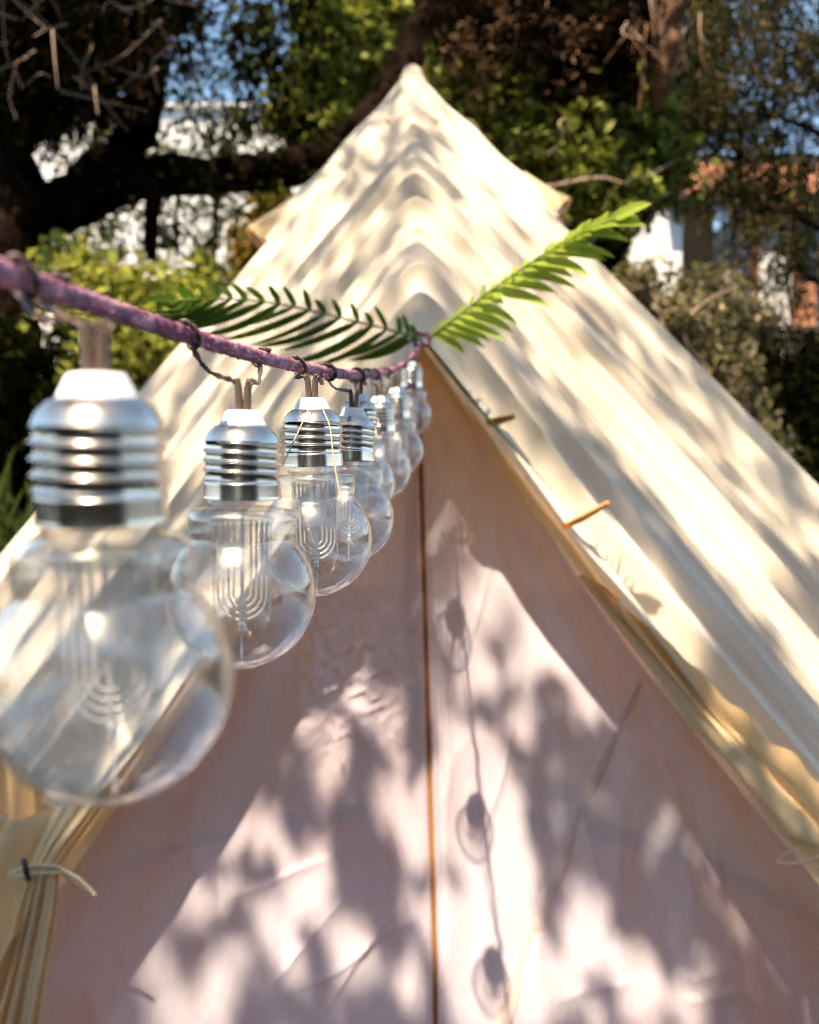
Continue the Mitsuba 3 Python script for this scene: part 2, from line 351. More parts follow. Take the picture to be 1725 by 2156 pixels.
for sd in (1, -1):
    part(tent, 'vent_cowl', cowl(sd), 'canvas_bsdf', smooth=True)
    D1 = down(np.array(1.0), sd > 0); E = AP + D1 * (.36 if sd > 0 else .43) + nrm(np.array([sd * .85, .15, .55])) * .046 + np.array([0, .035, 0])
    ax = nrm(nrm(D1) + [sd * .10, -.12, 0])
    hp = E + ax * np.linspace(-.13, .012, 24)[:, None] + np.array([sd * .1, 0, .1]) * (.02 * np.linspace(-1, 1, 24) ** 2)[:, None]
    hr = np.linspace(.016, .036, 24)
    part(tent, 'rolled_hem', join([tube(hp, hr, 28, cap=False), (tube(hp, hr * .93, 28, cap=False)[0], tube(hp, hr * .93, 28, cap=False)[1][:, ::-1])]), 'curtain_bsdf', smooth=True, label='rolled tan end of the vent cowl')

# the net door: two panels that meet at the zip
SET = 0.20                                                                # how far the net hangs behind the hem
def hem_pt(v, rt):
    return PK + down(np.array(0.0), rt) * np.asarray(v)[..., None]
def door_y(z):
    return PK[1] + SET + down(np.array(0.0), True)[1] * (PK[2] - z)
def zip_x(z):
    return np.interp(z, [0.7, 1.6], [0.040, 0.016])
CREASES = []                                                               # long sharp creases pressed into the net
for a_, b_, am in (((470, 1905), (705, 1790), .004), ((560, 2075), (770, 1850), .005), ((840, 1905), (690, 2130), .004), ((900, 1930), (600, 2090), .0035), ((760, 1560), (690, 1760), .004), ((715, 1500), (735, 1640), .006), ((745, 1505), (790, 1560), .005),
                  ((600, 1470), (735, 1530), .003), ((1170, 2120), (1330, 2040), .004), ((1420, 2050), (1540, 2030), .004), ((1430, 2100), (1560, 2075), .004), ((1090, 1480), (1000, 1800), .004), ((1220, 1620), (1280, 2100), .004), ((1500, 1700), (1560, 2100), .004), ((960, 1150), (935, 1700), .003), ((1060, 1000), (985, 1400), .003)):
    A_, B_ = at(*a_, 1.4), at(*b_, 1.4)
    for _ in range(6): A_, B_ = at(*a_, float(door_y(A_[2]))), at(*b_, float(door_y(B_[2])))
    CREASES.append((A_[[0, 2]], B_[[0, 2]], am))
def crumple(x, z, s):
    p = np.stack([x, z, 0 * x + s], -1)
    h = 0.026 * (meshkit.fbm(p * [5, 1.8, 1], 3, 40) - 0.5)
    w = p * [9, 2.4, 1]; w[..., 0] += 1.2 * meshkit.noise(p * [3, 3, 1], 3)
    h += 0.010 * (1 - np.abs(2 * meshkit.noise(w, 41) - 1)) ** 3
    h += 0.0035 * (meshkit.fbm(np.stack([x * 30 - z * 7, z * 11 + x * 5, 0 * x + s], -1), 3, 43) - .5)
    c = np.exp(-(((x + 0.10) / 0.12) ** 2 + ((z - 1.17) / 0.13) ** 2))                  # a crushed patch left of the zip
    n4 = meshkit.noise(np.stack([x * 60 + z * 25, z * 55 - x * 20, 0 * x + s], -1), 44); h += 0.011 * c * (1 - np.abs(2 * n4 - 1)) ** 2
    for A_, B_, am in CREASES:
        d = B_ - A_; L = np.linalg.norm(d); d = d / L
        t = (x - A_[0]) * d[0] + (z - A_[1]) * d[1]; o = (x - A_[0]) * -d[1] + (z - A_[1]) * d[0] + .006 * np.sin(t * 19 + A_[0] * 50)
        h += 1.7 * am * np.exp(-np.abs(o) / np.where(o > 0, .0035, .011)) * np.clip(np.sin(np.pi * np.clip(t / L, 0, 1)) * 1.6, 0, 1) * np.where(o > 0, 1, .7)
    return h
for side in (-1, 1):
    z = np.linspace(PK[2] - 0.01, 0.02, 380)[:, None]; s = np.linspace(0, 1, 230)[None]
    dv = PK[2] - z
    edge = hem_pt(dv[:, 0], side > 0)[:, 0][:, None] * 0.97 + side * 0.02
    zx = zip_x(z)
    x = zx + side * 0.004 + (edge - zx) * s
    Z = z + 0 * x
    y = door_y(Z) - crumple(x, Z, side * 3.0) * np.clip(np.abs(x - zx) / 0.02, 0.1, 1)
    welt = np.exp(-((np.abs(x - zx) - 0.0095) / 0.0032) ** 2)
    y -= 0.007 * welt
    # soft vertical pleats from the peak
    ang2 = (x - 0.02) / np.maximum(PK[2] + 0.12 - Z, 0.08)
    y -= 0.0055 * np.sin(ang2 * 46 + 2 * meshkit.noise(np.stack([x * 3, Z * 2, 0 * x], -1), 5)) * np.clip((PK[2] - Z) * 2, 0, 1)
    part(tent, 'door_panel', grid(np.stack([x, y, Z], -1)), 'net_bsdf', smooth=True)
zz = np.linspace(PK[2] - 0.05, 0.02, 200)
zc = np.stack([zip_x(zz), door_y(zz) - 0.002, zz], -1)
zc[:, 1] -= 0.004 * np.sin(zz * 40) * 0.4
zp = np.stack([zc + [-0.0052, 0.001, 0], zc + [0, -0.002, 0], zc + [0.0052, 0.001, 0]], 1)
part(tent, 'zip', grid(zp), 'zip_bsdf', smooth=True, label='brown zip down the middle of the net door')
def on_door(x, z, lift=0.004):
    return np.stack([x, door_y(z) - crumple(x, z, np.where(x > 0.03, 3.0, -3.0)) - lift, z], -1)
def door_pix(px, py):
    p = at(px, py, 1.4)
    for _ in range(8): p = at(px, py, float(door_y(p[2])))
    return p
A, B = door_pix(1345, 1430), door_pix(1040, 2200)
q = np.linspace(0, 1, 120)[:, None]
sx, sz = A[0] + (B[0] - A[0]) * q[:, 0] - 0.012 * np.sin(q[:, 0] * np.pi), A[2] + (B[2] - A[2]) * q[:, 0]
sp = on_door(sx, sz, 0.003)
side_v = nrm(np.array([B[2] - A[2], 0, -(B[0] - A[0])]))
sw = (0.0055 + 0.0085 * q)
part(tent, 'seam_tape', grid(np.stack([sp - side_v * sw, sp + [0, -0.003, 0], sp + side_v * sw], 1)), 'seam_bsdf', smooth=True)

# lining strip between the hem and the net
def lining(rt):
    v = np.linspace(0.0, 1.0, 160)[:, None] * (PK[2] - 0.6); w = np.linspace(0, 1, 26)[None]
    h = hem_pt(v[:, 0], rt)[:, None]
    sgn = 1 if rt else -1
    p = h + np.array([0, 1.0, 0]) * (w * (SET + 0.04))[..., None]
    bulge = 0.010 * np.sin(w * np.pi) * (0.6 + meshkit.noise(np.stack([v * 6 + 0 * w, 0 * v + w * 2, 0 * v + 0 * w], -1), 6)) 
    p[..., 0] -= sgn * (0.004 + bulge * np.clip(v * 3, 0, 1)) * 1.0
    p[..., 2] -= 0.004 + 0.5 * bulge
    return grid(p)
for rt in (True, False):
    part(tent, 'door_lining', lining(rt), 'tan_canvas_bsdf', smooth=True)

# the canvas door rolled back along the right hem: a soft bundle that swells towards the ground
pr = [at(1222, 1212, 1.33), at(1330, 1330, 1.31), at(1450, 1470, 1.27), at(1570, 1600, 1.23), at(1670, 1715, 1.20), at(1735, 1790, 1.18), at(1770, 1900, 1.17), at(1800, 2250, 1.17)]
cp = catmull(pr, 140); qq = np.linspace(0, 1, 140)
rr = np.interp(qq, [0, .15, .4, .6, .71, .74, .8, 1], [.005, .013, .024, .031, .016, .013, .02, .025])
tanv, Uv, Vv = frames(cp)
aa = np.arange(48) / 48 * 2 * np.pi
pl = 1 + 0.22 * np.sin(aa * 3 + 1)[None] + 0.10 * np.sin(aa * 7 + qq[:, None] * 9) + 0.25 * (meshkit.noise(np.stack([np.cos(aa)[None] * 1.4 + qq[:, None] * 0, np.sin(aa)[None] * 1.4 + qq[:, None] * 0, qq[:, None] * 9 + 0 * aa[None]], -1), 3) - .5)
RP = cp[:, None] + (np.cos(aa)[None, :, None] * Uv[:, None] + np.sin(aa)[None, :, None] * Vv[:, None]) * (rr[:, None] * pl)[..., None]
RP = np.concatenate([RP, RP[:, :1]], 1)
part(tent, 'rolled_door', grid(RP), 'curtain_bsdf', smooth=True, label='canvas door flap rolled back along the right hem')
# loose flap of the roll between the hem and the bundle
q = np.linspace(0, 1, 100)[:, None]; w = np.linspace(0, 1, 24)[None]
Pa = catmull([at(1290, 1262, 1.29), at(1400, 1345, 1.27), at(1500, 1440, 1.24), at(1610, 1545, 1.20), at(1740, 1650, 1.15)], 100)[:, None]
Pb = catmull([at(1290, 1290, 1.31), at(1400, 1400, 1.29), at(1510, 1520, 1.26), at(1620, 1640, 1.22), at(1745, 1775, 1.18)], 100)[:, None]
FP = Pa * (1 - w[..., None]) + Pb * w[..., None]
FP[..., 1] -= 0.016 * np.sin(w * np.pi) * q + 0.006 * np.sin(q * 24 + w * 2) * (1 - w)
FP[..., 2] += 0.008 * np.sin(q * 31) * (1 - w) * q
part(tent, 'door_flap', grid(FP), 'tan_canvas_bsdf', smooth=True)

# gathered curtain tied back at the lower left
def curtain(rows, folds_n, amp, seed):
    """rows: (left px, right px, py, depth)"""
    rows = np.array(rows, float); n = 120
    k = np.linspace(0, len(rows) - 1, n)
    rw = np.stack([np.interp(k, np.arange(len(rows)), rows[:, j]) for j in range(4)], -1)
    ker = np.ones(9) / 9
    for j in range(4): rw[:, j] = np.convolve(np.pad(rw[:, j], 4, mode='edge'), ker, 'valid')
    s = np.linspace(0, 1, 150)
    G = np.zeros((n, 150, 3))
    for i in range(n):
        L, Rr = at(rw[i, 0], rw[i, 2], rw[i, 3]), at(rw[i, 1], rw[i, 2], rw[i, 3])
        wd = np.linalg.norm(Rr - L)
        ph = s * folds_n * 2 * np.pi + 9 * (meshkit.fbm(np.stack([s * 3, 0 * s + i * 0.016, 0 * s + seed], -1), 2, seed) - .5)
        am_ = .35 + 1.3 * meshkit.noise(np.stack([s * 5, 0 * s + i * 0.012, 0 * s + seed + 4], -1), seed)
        g = L + (Rr - L) * (s + 0.012 * np.sin(ph * 2))[:, None]
        g[:, 1] += amp * (0.35 + wd / 0.12) * (1 - np.abs(np.sin(ph / 2))) * 1.2 * am_ - amp + .004 * (meshkit.noise(np.stack([s * 11, 0 * s + i * .05, 0 * s], -1), 9) - .5)
        g[:, 1] -= 0.018 * np.sin(np.pi * s)
        G[i] = g
    return grid(G)
part(tent, 'curtain', curtain([(175, 258, 1640, 1.235), (130, 225, 1700, 1.225), (88, 168, 1770, 1.21), (66, 131, 1822, 1.195), (63, 130, 1838, 1.195), (42, 126, 1900, 1.195), (10, 112, 2000, 1.195), (-20, 100, 2090, 1.195), (-60, 84, 2200, 1.195), (-140, 90, 2600, 1.2)], 4.5, 0.012, 3), 'curtain_bsdf', smooth=True,
     label='canvas curtain gathered and tied back at the lower left')
part(tent, 'curtain', curtain([(-140, 175, 1706, 1.26), (-140, 120, 1760, 1.255), (-140, 78, 1815, 1.25), (-140, 66, 1850, 1.25), (-140, 60, 1930, 1.25), (-140, 50, 2050, 1.25), (-160, 40, 2600, 1.25)], 2.2, 0.012, 8), 'curtain_bsdf', smooth=True)
def cord(pts, r=0.0022, n=60):
    return tube(catmull(pts, n), r, 8)
part(tent, 'tie_cord', join([cord([at(20, 1840, 1.20), at(60, 1826, 1.175), at(98, 1822, 1.165), at(133, 1828, 1.18)]), cord([at(20, 1846, 1.20), at(62, 1842, 1.175), at(98, 1838, 1.165), at(133, 1838, 1.18)]),
     cord([at(130, 1832, 1.175), at(165, 1850, 1.18), at(200, 1884, 1.19)], 0.0026), cord([at(130, 1836, 1.178), at(160, 1862, 1.19), at(196, 1888, 1.195)], 0.0024)]), 'cord_bsdf')
part(tent, 'hook', tube(catmull([at(50, 1812, 1.17), at(54, 1826, 1.16), at(57, 1842, 1.16), at(60, 1852, 1.17)], 16), 0.0038, 10), 'black_bsdf')
part(tent, 'tie_cord', join([cord([at(1740, 1776, 1.15), at(1700, 1782, 1.2), at(1650, 1800, 1.25), at(1640, 1815, 1.25), at(1690, 1815, 1.2), at(1740, 1800, 1.15)], 0.0018)]), 'cord_bsdf')
# leather loops on the right hem
def loop(a, b, w):
    a, b = np.asarray(a), np.asarray(b); d = nrm(b - a)
    mid = (a + b) / 2
    c = catmull([a, a * .6 + b * .4 + [0, -0.010, 0.001], b, a * .6 + b * .4 + [0, -0.002, -0.004], a + [0, 0.006, -0.003]], 40)
    return tube(c, w, 10, flat=0.5)
part(tent, 'toggle_loop', loop(at(1028, 886, 1.36), at(1082, 877, 1.33), 0.0050), 'leather_bsdf', smooth=True)
part(tent, 'toggle_loop', loop(at(1190, 1106, 1.31), at(1280, 1060, 1.27), 0.0068), 'leather_bsdf', smooth=True)
part(tent, 'toggle_loop', loop(at(1262, 1228, 1.30), at(1305, 1262, 1.275), 0.0034), 'leather_bsdf', smooth=True)
# upright of the entrance frame (inside) and the pole
part(tent, 'pole', tube(np.array([AP + [0, 0, -0.03], [0.0, AP[1], 0.02]]), 0.016, 14), 'pale_bark_bsdf')

# ------------------------------------------------------------------ the rope
RK = np.array([(-420, 440, .115), (-200, 500, .155), (0, 572, .205), (200, 640, .268), (400, 707, .335), (520, 744, .395), (650, 776, .49), (720, 787, .58), (770, 789, .70), (806, 785, .86), (838, 774, 1.02), (866, 752, 1.19), (888, 722, 1.325)])
RC = catmull([at(*r) for r in RK], 600)
RPX = np.array([862.5 + FPX * (p - EYE)[0] / np.dot(p - EYE, FWD) for p in RC])
def rp(px):
    return np.array([np.interp(px, RPX, RC[:, j]) for j in range(3)])
ROPE_R = 0.0031
rope = thing('rope', 'fuzzy purple rope sagging from the left edge to the tent peak', 'rope')
tn, Ur, Vr = frames(RC)
aa = np.arange(28) / 28 * 2 * np.pi
arc = np.cumsum(np.r_[0, np.linalg.norm(np.diff(RC, axis=0), axis=1)])
br = 1 + 0.03 * np.sin(aa[None] * 4 + arc[:, None] * 900) + 0.03 * np.sin(-aa[None] * 4 + arc[:, None] * 900) + 0.2 * (meshkit.noise(np.stack([np.cos(aa)[None] * 3 + 0 * arc[:, None], np.sin(aa)[None] * 3 + 0 * arc[:, None], arc[:, None] * 300 + 0 * aa[None]], -1), 5) - .5)
RG = RC[:, None] + ROPE_R * br[..., None] * (np.cos(aa)[None, :, None] * Ur[:, None] * 0.62 + np.sin(aa)[None, :, None] * Vr[:, None] * 1.05)
RG = np.concatenate([RG, RG[:, :1]], 1)
part(rope, 'cord', grid(RG[:, ::-1]), 'rope_bsdf', smooth=True)
rg = np.random.default_rng(5)
fz = []
for k in range(1500):
    i = rg.integers(120, 595); a = rg.uniform(0, 2 * np.pi)
    o = np.cos(a) * Ur[i] + np.sin(a) * Vr[i]; b = RC[i] + o * ROPE_R * 0.9
    l = rg.uniform(.0008, .0028); d = nrm(o + tn[i] * rg.normal(0, 1.2) + rg.normal(0, .4, 3))
    fz.append(tube(np.array([b, b + d * l * .5 + rg.normal(0, .0002, 3), b + d * l]), [.00012, .0001, .00004], 3, cap=False))
part(rope, 'fuzz', join(fz), 'rope_bsdf', smooth=False, kind='stuff')
# knot that ties the rope and ferns to the tent peak
KN = at(889, 716, 1.315)
kp = [KN + 0.011 * np.array([math.cos(a), 0.5 * math.sin(2 * a) - 0.4, 0.9 * math.sin(a) + 0.25 * math.sin(3 * a)]) for a in np.linspace(0, 2 * np.pi * 1.9, 30)]
part(rope, 'knot', tube(catmull(kp, 120), 0.0034, 12, rough=.15), 'rope_bsdf', smooth=True)

# ------------------------------------------------------------------ bulbs
def dent(mesh, amp, k):
    v, f = mesh
    d = nrm(v * [1, 1, .6])
    w = np.clip((.024 - v[:, 2]) / .01, 0, 1) * np.clip(np.hypot(v[:, 0], v[:, 1]) / .006, 0, 1)
    return v + d * ((meshkit.fbm(v * k, 3, 2) - .5) * 2 * amp * w)[:, None], f
def bulb_meshes():
    m = 0.001
    g = [(13.6, 39.5), (14.0, 38.5), (14.0, 35.6), (15.0, 35.2), (19.0, 34.6), (20.8, 33.7), (21.5, 32.2), (21.6, 30), (21.5, 26.5), (21.2, 24.6), (20.9, 23.6), (21.1, 22.4)]
    for a in np.linspace(math.radians(44), math.radians(-76), 44): g.append((30 * math.cos(a), 30 * math.sin(a)))
    g += [(6.5, -29.35), (6.0, -29.9), (3.0, -30.0), (0.2, -30.0)]
    globe = dent(lathe(np.array(g) * m, 110), .00012, 150)
    inner = [(r - 1.3 if r > 2 else r, z + (1.2 if z < -25 else 0)) for r, z in g[4:-3]] + [(5, -28.4), (0.2, -28.4)]
    globe_in = dent(lathe(np.array(inner) * m, 110), .00055, 110)
    # threaded metal cap
    prof = [(9.6, 68.6), (9.9, 68.4), (11.2, 67.9), (13.0, 66.4), (14.3, 64.6), (15.0, 62.8), (15.3, 62.0)]
    zt = np.linspace(61.6, 46.2, 90)
    prof += [(14.75, z) for z in zt] + [(15.0, 45.6), (15.35, 45.2), (15.4, 44.6), (15.4, 40.2), (15.6, 39.6), (15.6, 39.0), (15.0, 38.8), (13.2, 38.8)]
    def thread(th, z):
        zz = z / m
        ph = (zz / 3.9 + th / (2 * np.pi)) % 1.0
        b = np.exp(-((ph - 0.5) / 0.16) ** 2) * 1.25
        env = np.clip((62.2 - zz) / 1.5, 0, 1) * np.clip((zz - 45.8) / 1.5, 0, 1)
        return b * env * m + np.where((zz < 62.5) & (zz > 39.5), -0.25 * m * np.exp(-((th - 0.0) / 0.03) ** 2) - 0.25 * m * np.exp(-((th - np.pi) / 0.03) ** 2), 0)
    cap = lathe(np.array(prof) * m, 120, thread)
    plug = lathe(np.array([(0.2, 74.6), (4.0, 74.6), (6.3, 74.4), (6.9, 73.9), (9.3, 69.0), (9.5, 68.3), (9.5, 67.5)]) * m, 48)
    sleeve = lathe(np.array([(11.6, 36), (11.6, 20), (11.5, -6), (11.2, -10), (10.2, -12)]) * m, 40)
    us = []
    for j, (w, zb) in enumerate(((9.8, -10.5), (7.8, -8), (5.7, -5.5), (3.4, -3))):
        pts = [(-w, 30), (-w, 18), (-w, zb + w * 1.05)] + [(w * math.cos(a), zb + w + w * math.sin(a)) for a in np.linspace(math.pi * 1.12, math.pi * 1.88, 7)] + [(w, zb + w * 1.05), (w, 18), (w, 30)]
        us.append(tube(catmull([np.array([x, 0, z]) * m for x, z in pts], 60) + .35 * m * (meshkit.noise(np.stack([np.arange(60) * .3, 0 * np.arange(60) + j, 0 * np.arange(60)], -1), 3) - .5)[:, None], 0.5 * m, 8))
    stem = lathe(np.array([(0.2, 34), (0.8, 34), (0.8, -11), (1.3, -11.6), (1.5, -12.6), (1.1, -13.4), (1.4, -14.2), (1.2, -15.4), (0.5, -16), (0.4, -16.2), (0.38, -27.6), (0.7, -28.2), (0.1, -28.4)]) * m, 20)
    disc = lathe(np.array([(0.2, 31.4), (11.5, 31.4), (12.6, 31), (12.6, 29), (11.5, 28.6), (0.2, 28.6)]) * m, 40)
    return dict(globe=globe, globe_in=globe_in, cap=cap, plug=plug, sleeve=sleeve, us=us, stem=stem, disc=disc)
BM = bulb_meshes()
PL = {'globe': mikit.ply(BM['globe'], 'clear_plastic_bsdf', smooth=40), 'inner_shell': mikit.ply(BM['globe_in'], 'shell_bsdf', smooth=40), 'screw_cap': mikit.ply(BM['cap'], 'metal_bsdf', smooth=35),
      'plug': mikit.ply(BM['plug'], 'white_plastic_bsdf', smooth=35), 'sleeve': mikit.ply(BM['sleeve'], 'sleeve_bsdf', smooth=40), 'stem': mikit.ply(BM['stem'], 'filament_bsdf', smooth=30), 'light_disc': mikit.ply(BM['disc'], 'sleeve_bsdf', smooth=30)}
US = [mikit.ply(u, 'filament_bsdf', smooth=True) for u in BM['us']]
BULBS = [((232, 1428, .2134), 20, 2, -0.5, 'large blurred clear bulb nearest the camera, cut by the left edge'),
         ((510, 1250, .356), -6, 0, 1.0, 'second clear bulb from the left, right beside the large blurred one'),
         ((665, 1135, .465), 8, 1.0, -1.0, 'sharply focused clear bulb with two straw threads over its cap'),
         ((737, 1090, .597), 40, -2, 2.0, 'clear bulb half hidden behind the sharply focused one'),
         ((757, 1019, .735), 70, 1, 0.0, 'mostly hidden bulb in the middle of the row, behind its nearer neighbour'),
         ((805, 988, .905), 100, 2.5, -2.0, 'third bulb from the tent peak, sunlit white plug'),
         ((840, 948, 1.06), 10, 2.5, -2.0, 'second bulb from the tent peak, small and sunlit'),
         ((866, 874, 1.25), 55, 0, 1.0, 'smallest and farthest bulb, hanging right under the fern knot')]
TOPS = []
for (pos, yaw, rx, ry, lab) in BULBS:
    c = at(*pos)
    Tm = T().translate(c.tolist()).rotate([0, 1, 0], ry).rotate([1, 0, 0], rx).rotate([0, 0, 1], yaw)
    b = thing('light_bulb', lab, 'light bulb', 'clear bulbs of the string light')
    for nme, d in PL.items():
        scene[f'{b}__{nme}'] = {**d, 'to_world': Tm}
    for j, d in enumerate(US):
        scene[f'{b}__filament' + (f'_{j:03d}' if j else '')] = {**d, 'to_world': Tm}
    M = np.array(Tm.matrix, float)
    TOPS.append((M[:3, :3] @ [0, 0, .0742] + M[:3, 3], M[:3, :3] @ [0, 0, 1.0]))

# ------------------------------------------------------------------ cable of the string light: a twisted pair that wraps the rope
cable = thing('string_light_cable', 'thin dark twisted cable wrapped round the purple rope above the bulbs', 'cable')
def twisted(path, pitch=0.007, r=0.0007, n=None):
    L = np.linalg.norm(np.diff(path, axis=0), axis=1).sum()
    n = n or int(max(24, L / 0.0011)); p = catmull(path, n)
    tan, Uu, Vv = frames(p); s = np.cumsum(np.r_[0, np.linalg.norm(np.diff(p, axis=0), axis=1)]) / pitch * 2 * np.pi
    return join([tube(p + r * 1.0 * (np.cos(s + f)[:, None] * Uu + np.sin(s + f)[:, None] * Vv), r, 7) for f in (0, np.pi)])
def rope_helix(pa, pb, turns, rad=ROPE_R + 0.0011, n=None, ph=0.0):
    n = n or int(abs(turns) * 10 + 6); out = []
    for k in np.linspace(0, 1, n):
        px = pa + (pb - pa) * k; c = rp(px); i = int(np.argmin(np.abs(RPX - px))); a = ph + turns * 2 * np.pi * k
        side = nrm(np.cross(tn[i], [0, 0, 1])); upn = np.cross(side, tn[i])
        out.append(c + rad * (np.cos(a) * upn + np.sin(a) * side))
    return out
def behind(pa, pb):
    out = []
    for px in np.linspace(pa, pb, 9):
        c = rp(px); i = int(np.argmin(np.abs(RPX - px))); away = c - EYE; away = nrm(away - tn[i] * np.dot(away, tn[i]))
        if np.linalg.norm(away) < .1: away = np.array([0, 0, -1.0])
        out.append(c + away * (ROPE_R + 0.0012))
    return np.array(out)
#            wrap left of bulb (px, px), wrap right of bulb (px, px)
WRAP = [((20, 70), (95, 130)), ((380, 420), (548, 560)), ((618, 640), (676, 688)), ((690, 697), (744, 752)), ((752, 758), (768, 774)), ((786, 793), (801, 806)), ((812, 818), (828, 833)), ((848, 853), (868, 872))]
prev = None
for (top, ax), (wl, wr), k in zip(TOPS, WRAP, range(8)):
    a, b = top + ax * 0.002, top + ax * 0.009
    off = np.array([0.0016, 0, 0])
    part(cable, 'lead', join([tube(np.array([a - off - ax * .006, a - off, b - off * 1.2, b - off * 1.5 + ax * .004]), [.0017, .0017, .0016, .0011], 10), tube(np.array([a + off - ax * .006, a + off, b + off * 1.2, b + off * 1.5 + ax * .004]), [.0017, .0017, .0016, .0011], 10)]), 'wire_bsdf', smooth=40)
    h = rope_helix(wl[0], wl[1], 0.7)
    e0 = b - off * 1.5
    mid = (h[-1] * 0.45 + e0 * 0.55) + np.array([-0.003, -0.002, -0.001])
    part(cable, 'strand', twisted(np.array(h + [mid, e0 + [-.001, 0, .003], e0])), 'wire_bsdf', smooth=True)
    h2 = rope_helix(wr[0], wr[1], 0.6, ph=np.pi)
    e1 = b + off * 1.5
    mid = (h2[0] * 0.45 + e1 * 0.55) + np.array([0.002, -0.001, -0.002])
    part(cable, 'strand', twisted(np.array([e1, e1 + [.001, 0, .003], mid] + h2)), 'wire_bsdf', smooth=True)
    if k < 7:
        part(cable, 'strand', twisted(behind(wr[1], WRAP[k + 1][0][0])), 'wire_bsdf', smooth=True)
# two loose straw threads over the focused bulb
th = thing('straw_thread', 'pair of pale straw threads hanging over the focused bulb', 'thread')
put(th, join([tube(catmull([at(659, 838, .452), at(648, 866, .447), at(630, 905, .443), at(604, 960, .441), at(592, 982, .442)], 40), .00035, 6), tube(catmull([at(672, 842, .452), at(682, 866, .447), at(695, 900, .443), at(702, 960, .440), at(712, 1020, .438), at(722, 1062, .438)], 50), np.linspace(.0003, .00042, 50), 6)]), 'straw_bsdf')

# ------------------------------------------------------------------ ferns
def leaflet(base, tip, width, sag, up, seg=9, cup=0.18):
    base, tip = np.asarray(base, float), np.asarray(tip, float)
    t = np.linspace(0, 1, seg)[:, None]
    p = base + (tip - base) * t + np.array([0, 0, 1.0]) * (4 * t * (1 - t)) * sag
    d = nrm(np.gradient(p, axis=0)); s = nrm(np.cross(d, up)); n = np.cross(s, d)
    w = width * np.interp(t[:, 0], [0, .06, .2, .5, .75, .92, 1], [.25, .75, 1, .95, .72, .3, .02])[:, None]
    P = np.stack([p + s * w / 2 + n * w * cup, p + s * w / 4 + n * w * cup * .3, p, p - s * w / 4 + n * w * cup * .3, p - s * w / 2 + n * w * cup], 1)
    return grid(P)
def frond(key, spine, lower, upper, n, wl, wu, rng, up, sag, mat='fern_bsdf'):
    path = catmull(spine, 120)
    part(key, 'stem', tube(path, np.linspace(.0022, .0009, 120), 8), 'fern_stem_bsdf', smooth=True)
    for k in range(n):
        f = (k + 0.5) / n
        b = path[int(4 + f * 111)]
        taper = np.interp(f, [0, .08, .2, .7, .9, 1], [.6, .85, 1, 1, .8, .45])
        for which in (lower, upper):
            o = which(f) * taper * rng.uniform(.9, 1.1) + rng.normal(0, .004, 3)
            if rng.uniform() < .05: o = o * rng.uniform(.35, .7)
            part(key, 'leaflet', leaflet(b, b + o, (wl if which is lower else wu) * rng.uniform(.85, 1.1) * (.7 + .3 * taper), sag * rng.uniform(.5, 1.2) if which is lower else .002, up + rng.normal(0, .15, 3)), mat, smooth=True)
    tipd = nrm(path[-1] - path[-6])
    part(key, 'leaflet', leaflet(path[-3], path[-1] + tipd * .045, wl * .9, 0.002, up), mat, smooth=True)
rf = np.random.default_rng(3)
fl_ = thing('fern_frond', 'dark green fern frond arching left from the tent peak', 'fern frond')
spL = [at(888, 716, 1.31), at(850, 702, 1.29), at(770, 682, 1.25), at(680, 660, 1.20), at(590, 640, 1.16), at(500, 630, 1.13), at(420, 630, 1.11), at(370, 632, 1.10)]
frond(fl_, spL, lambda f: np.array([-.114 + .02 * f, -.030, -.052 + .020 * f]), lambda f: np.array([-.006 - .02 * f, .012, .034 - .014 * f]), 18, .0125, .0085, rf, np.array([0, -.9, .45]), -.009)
fr_ = thing('fern_frond', 'bright green fern frond reaching up to the right from the tent peak', 'fern frond')
spR = [at(900, 716, 1.31), at(945, 680, 1.29), at(1010, 630, 1.26), at(1090, 572, 1.22), at(1170, 520, 1.19), at(1235, 485, 1.16), at(1300, 458, 1.14)]
frond(fr_, spR, lambda f: np.array([.070 + .008 * f, -.030, -.036 + .030 * f]), lambda f: np.array([.006 + .02 * f, .02, .016 + .004 * f]), 20, .0200, .0060, rf, np.array([0, -.9, .45]), .006, 'sunlit_fern_bsdf')
st = thing('fern_stalk', 'thin dark green stalk lying along the right edge of the net door', 'stalk')
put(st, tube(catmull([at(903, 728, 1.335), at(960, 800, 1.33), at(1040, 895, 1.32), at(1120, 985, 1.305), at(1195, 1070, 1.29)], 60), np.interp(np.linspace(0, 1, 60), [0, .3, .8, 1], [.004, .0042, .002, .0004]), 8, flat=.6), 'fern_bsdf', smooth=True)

# ------------------------------------------------------------------ houses, fence
def house(key, x0, x1, y0, y1, z1, wall, roof=True):
    body = box([(x0 + x1) / 2, (y0 + y1) / 2, z1 / 2], [x1 - x0, y1 - y0, z1])
    return part(key, 'wall', body, wall, smooth=False)
h1 = thing('house', 'white walled house behind the oak limb at the left', 'house')
xa, xb = at(20, 500, 16)[0], at(760, 500, 16)[0]; ztop = at(400, 232, 16)[2]
house(h1, xa, xb, 16, 22, ztop, 'white_wall_bsdf')
part(h1, 'coping', box([(xa + xb) / 2, 19, ztop + .05], [xb - xa + .2, 6.2, .1], .02), 'white_wall_bsdf', smooth=False)
def window(key, x, z, w, h, y):
    s = part(key, 'window', join([box([x - w / 2, y - .02, z], [.08, .08, h + .08]), box([x + w / 2, y - .02, z], [.08, .08, h + .08]), box([x, y - .02, z + h / 2], [w - .08, .08, .08]), box([x, y - .02, z - h / 2], [w - .08, .08, .08]), box([x, y - .02, z], [.05, .06, h - .08])]), 'door_wood_bsdf', smooth=False)
    part(s, 'pane', box([x, y - .002, z], [w - .08, .012, h - .08]), 'glass_bsdf', smooth=False)
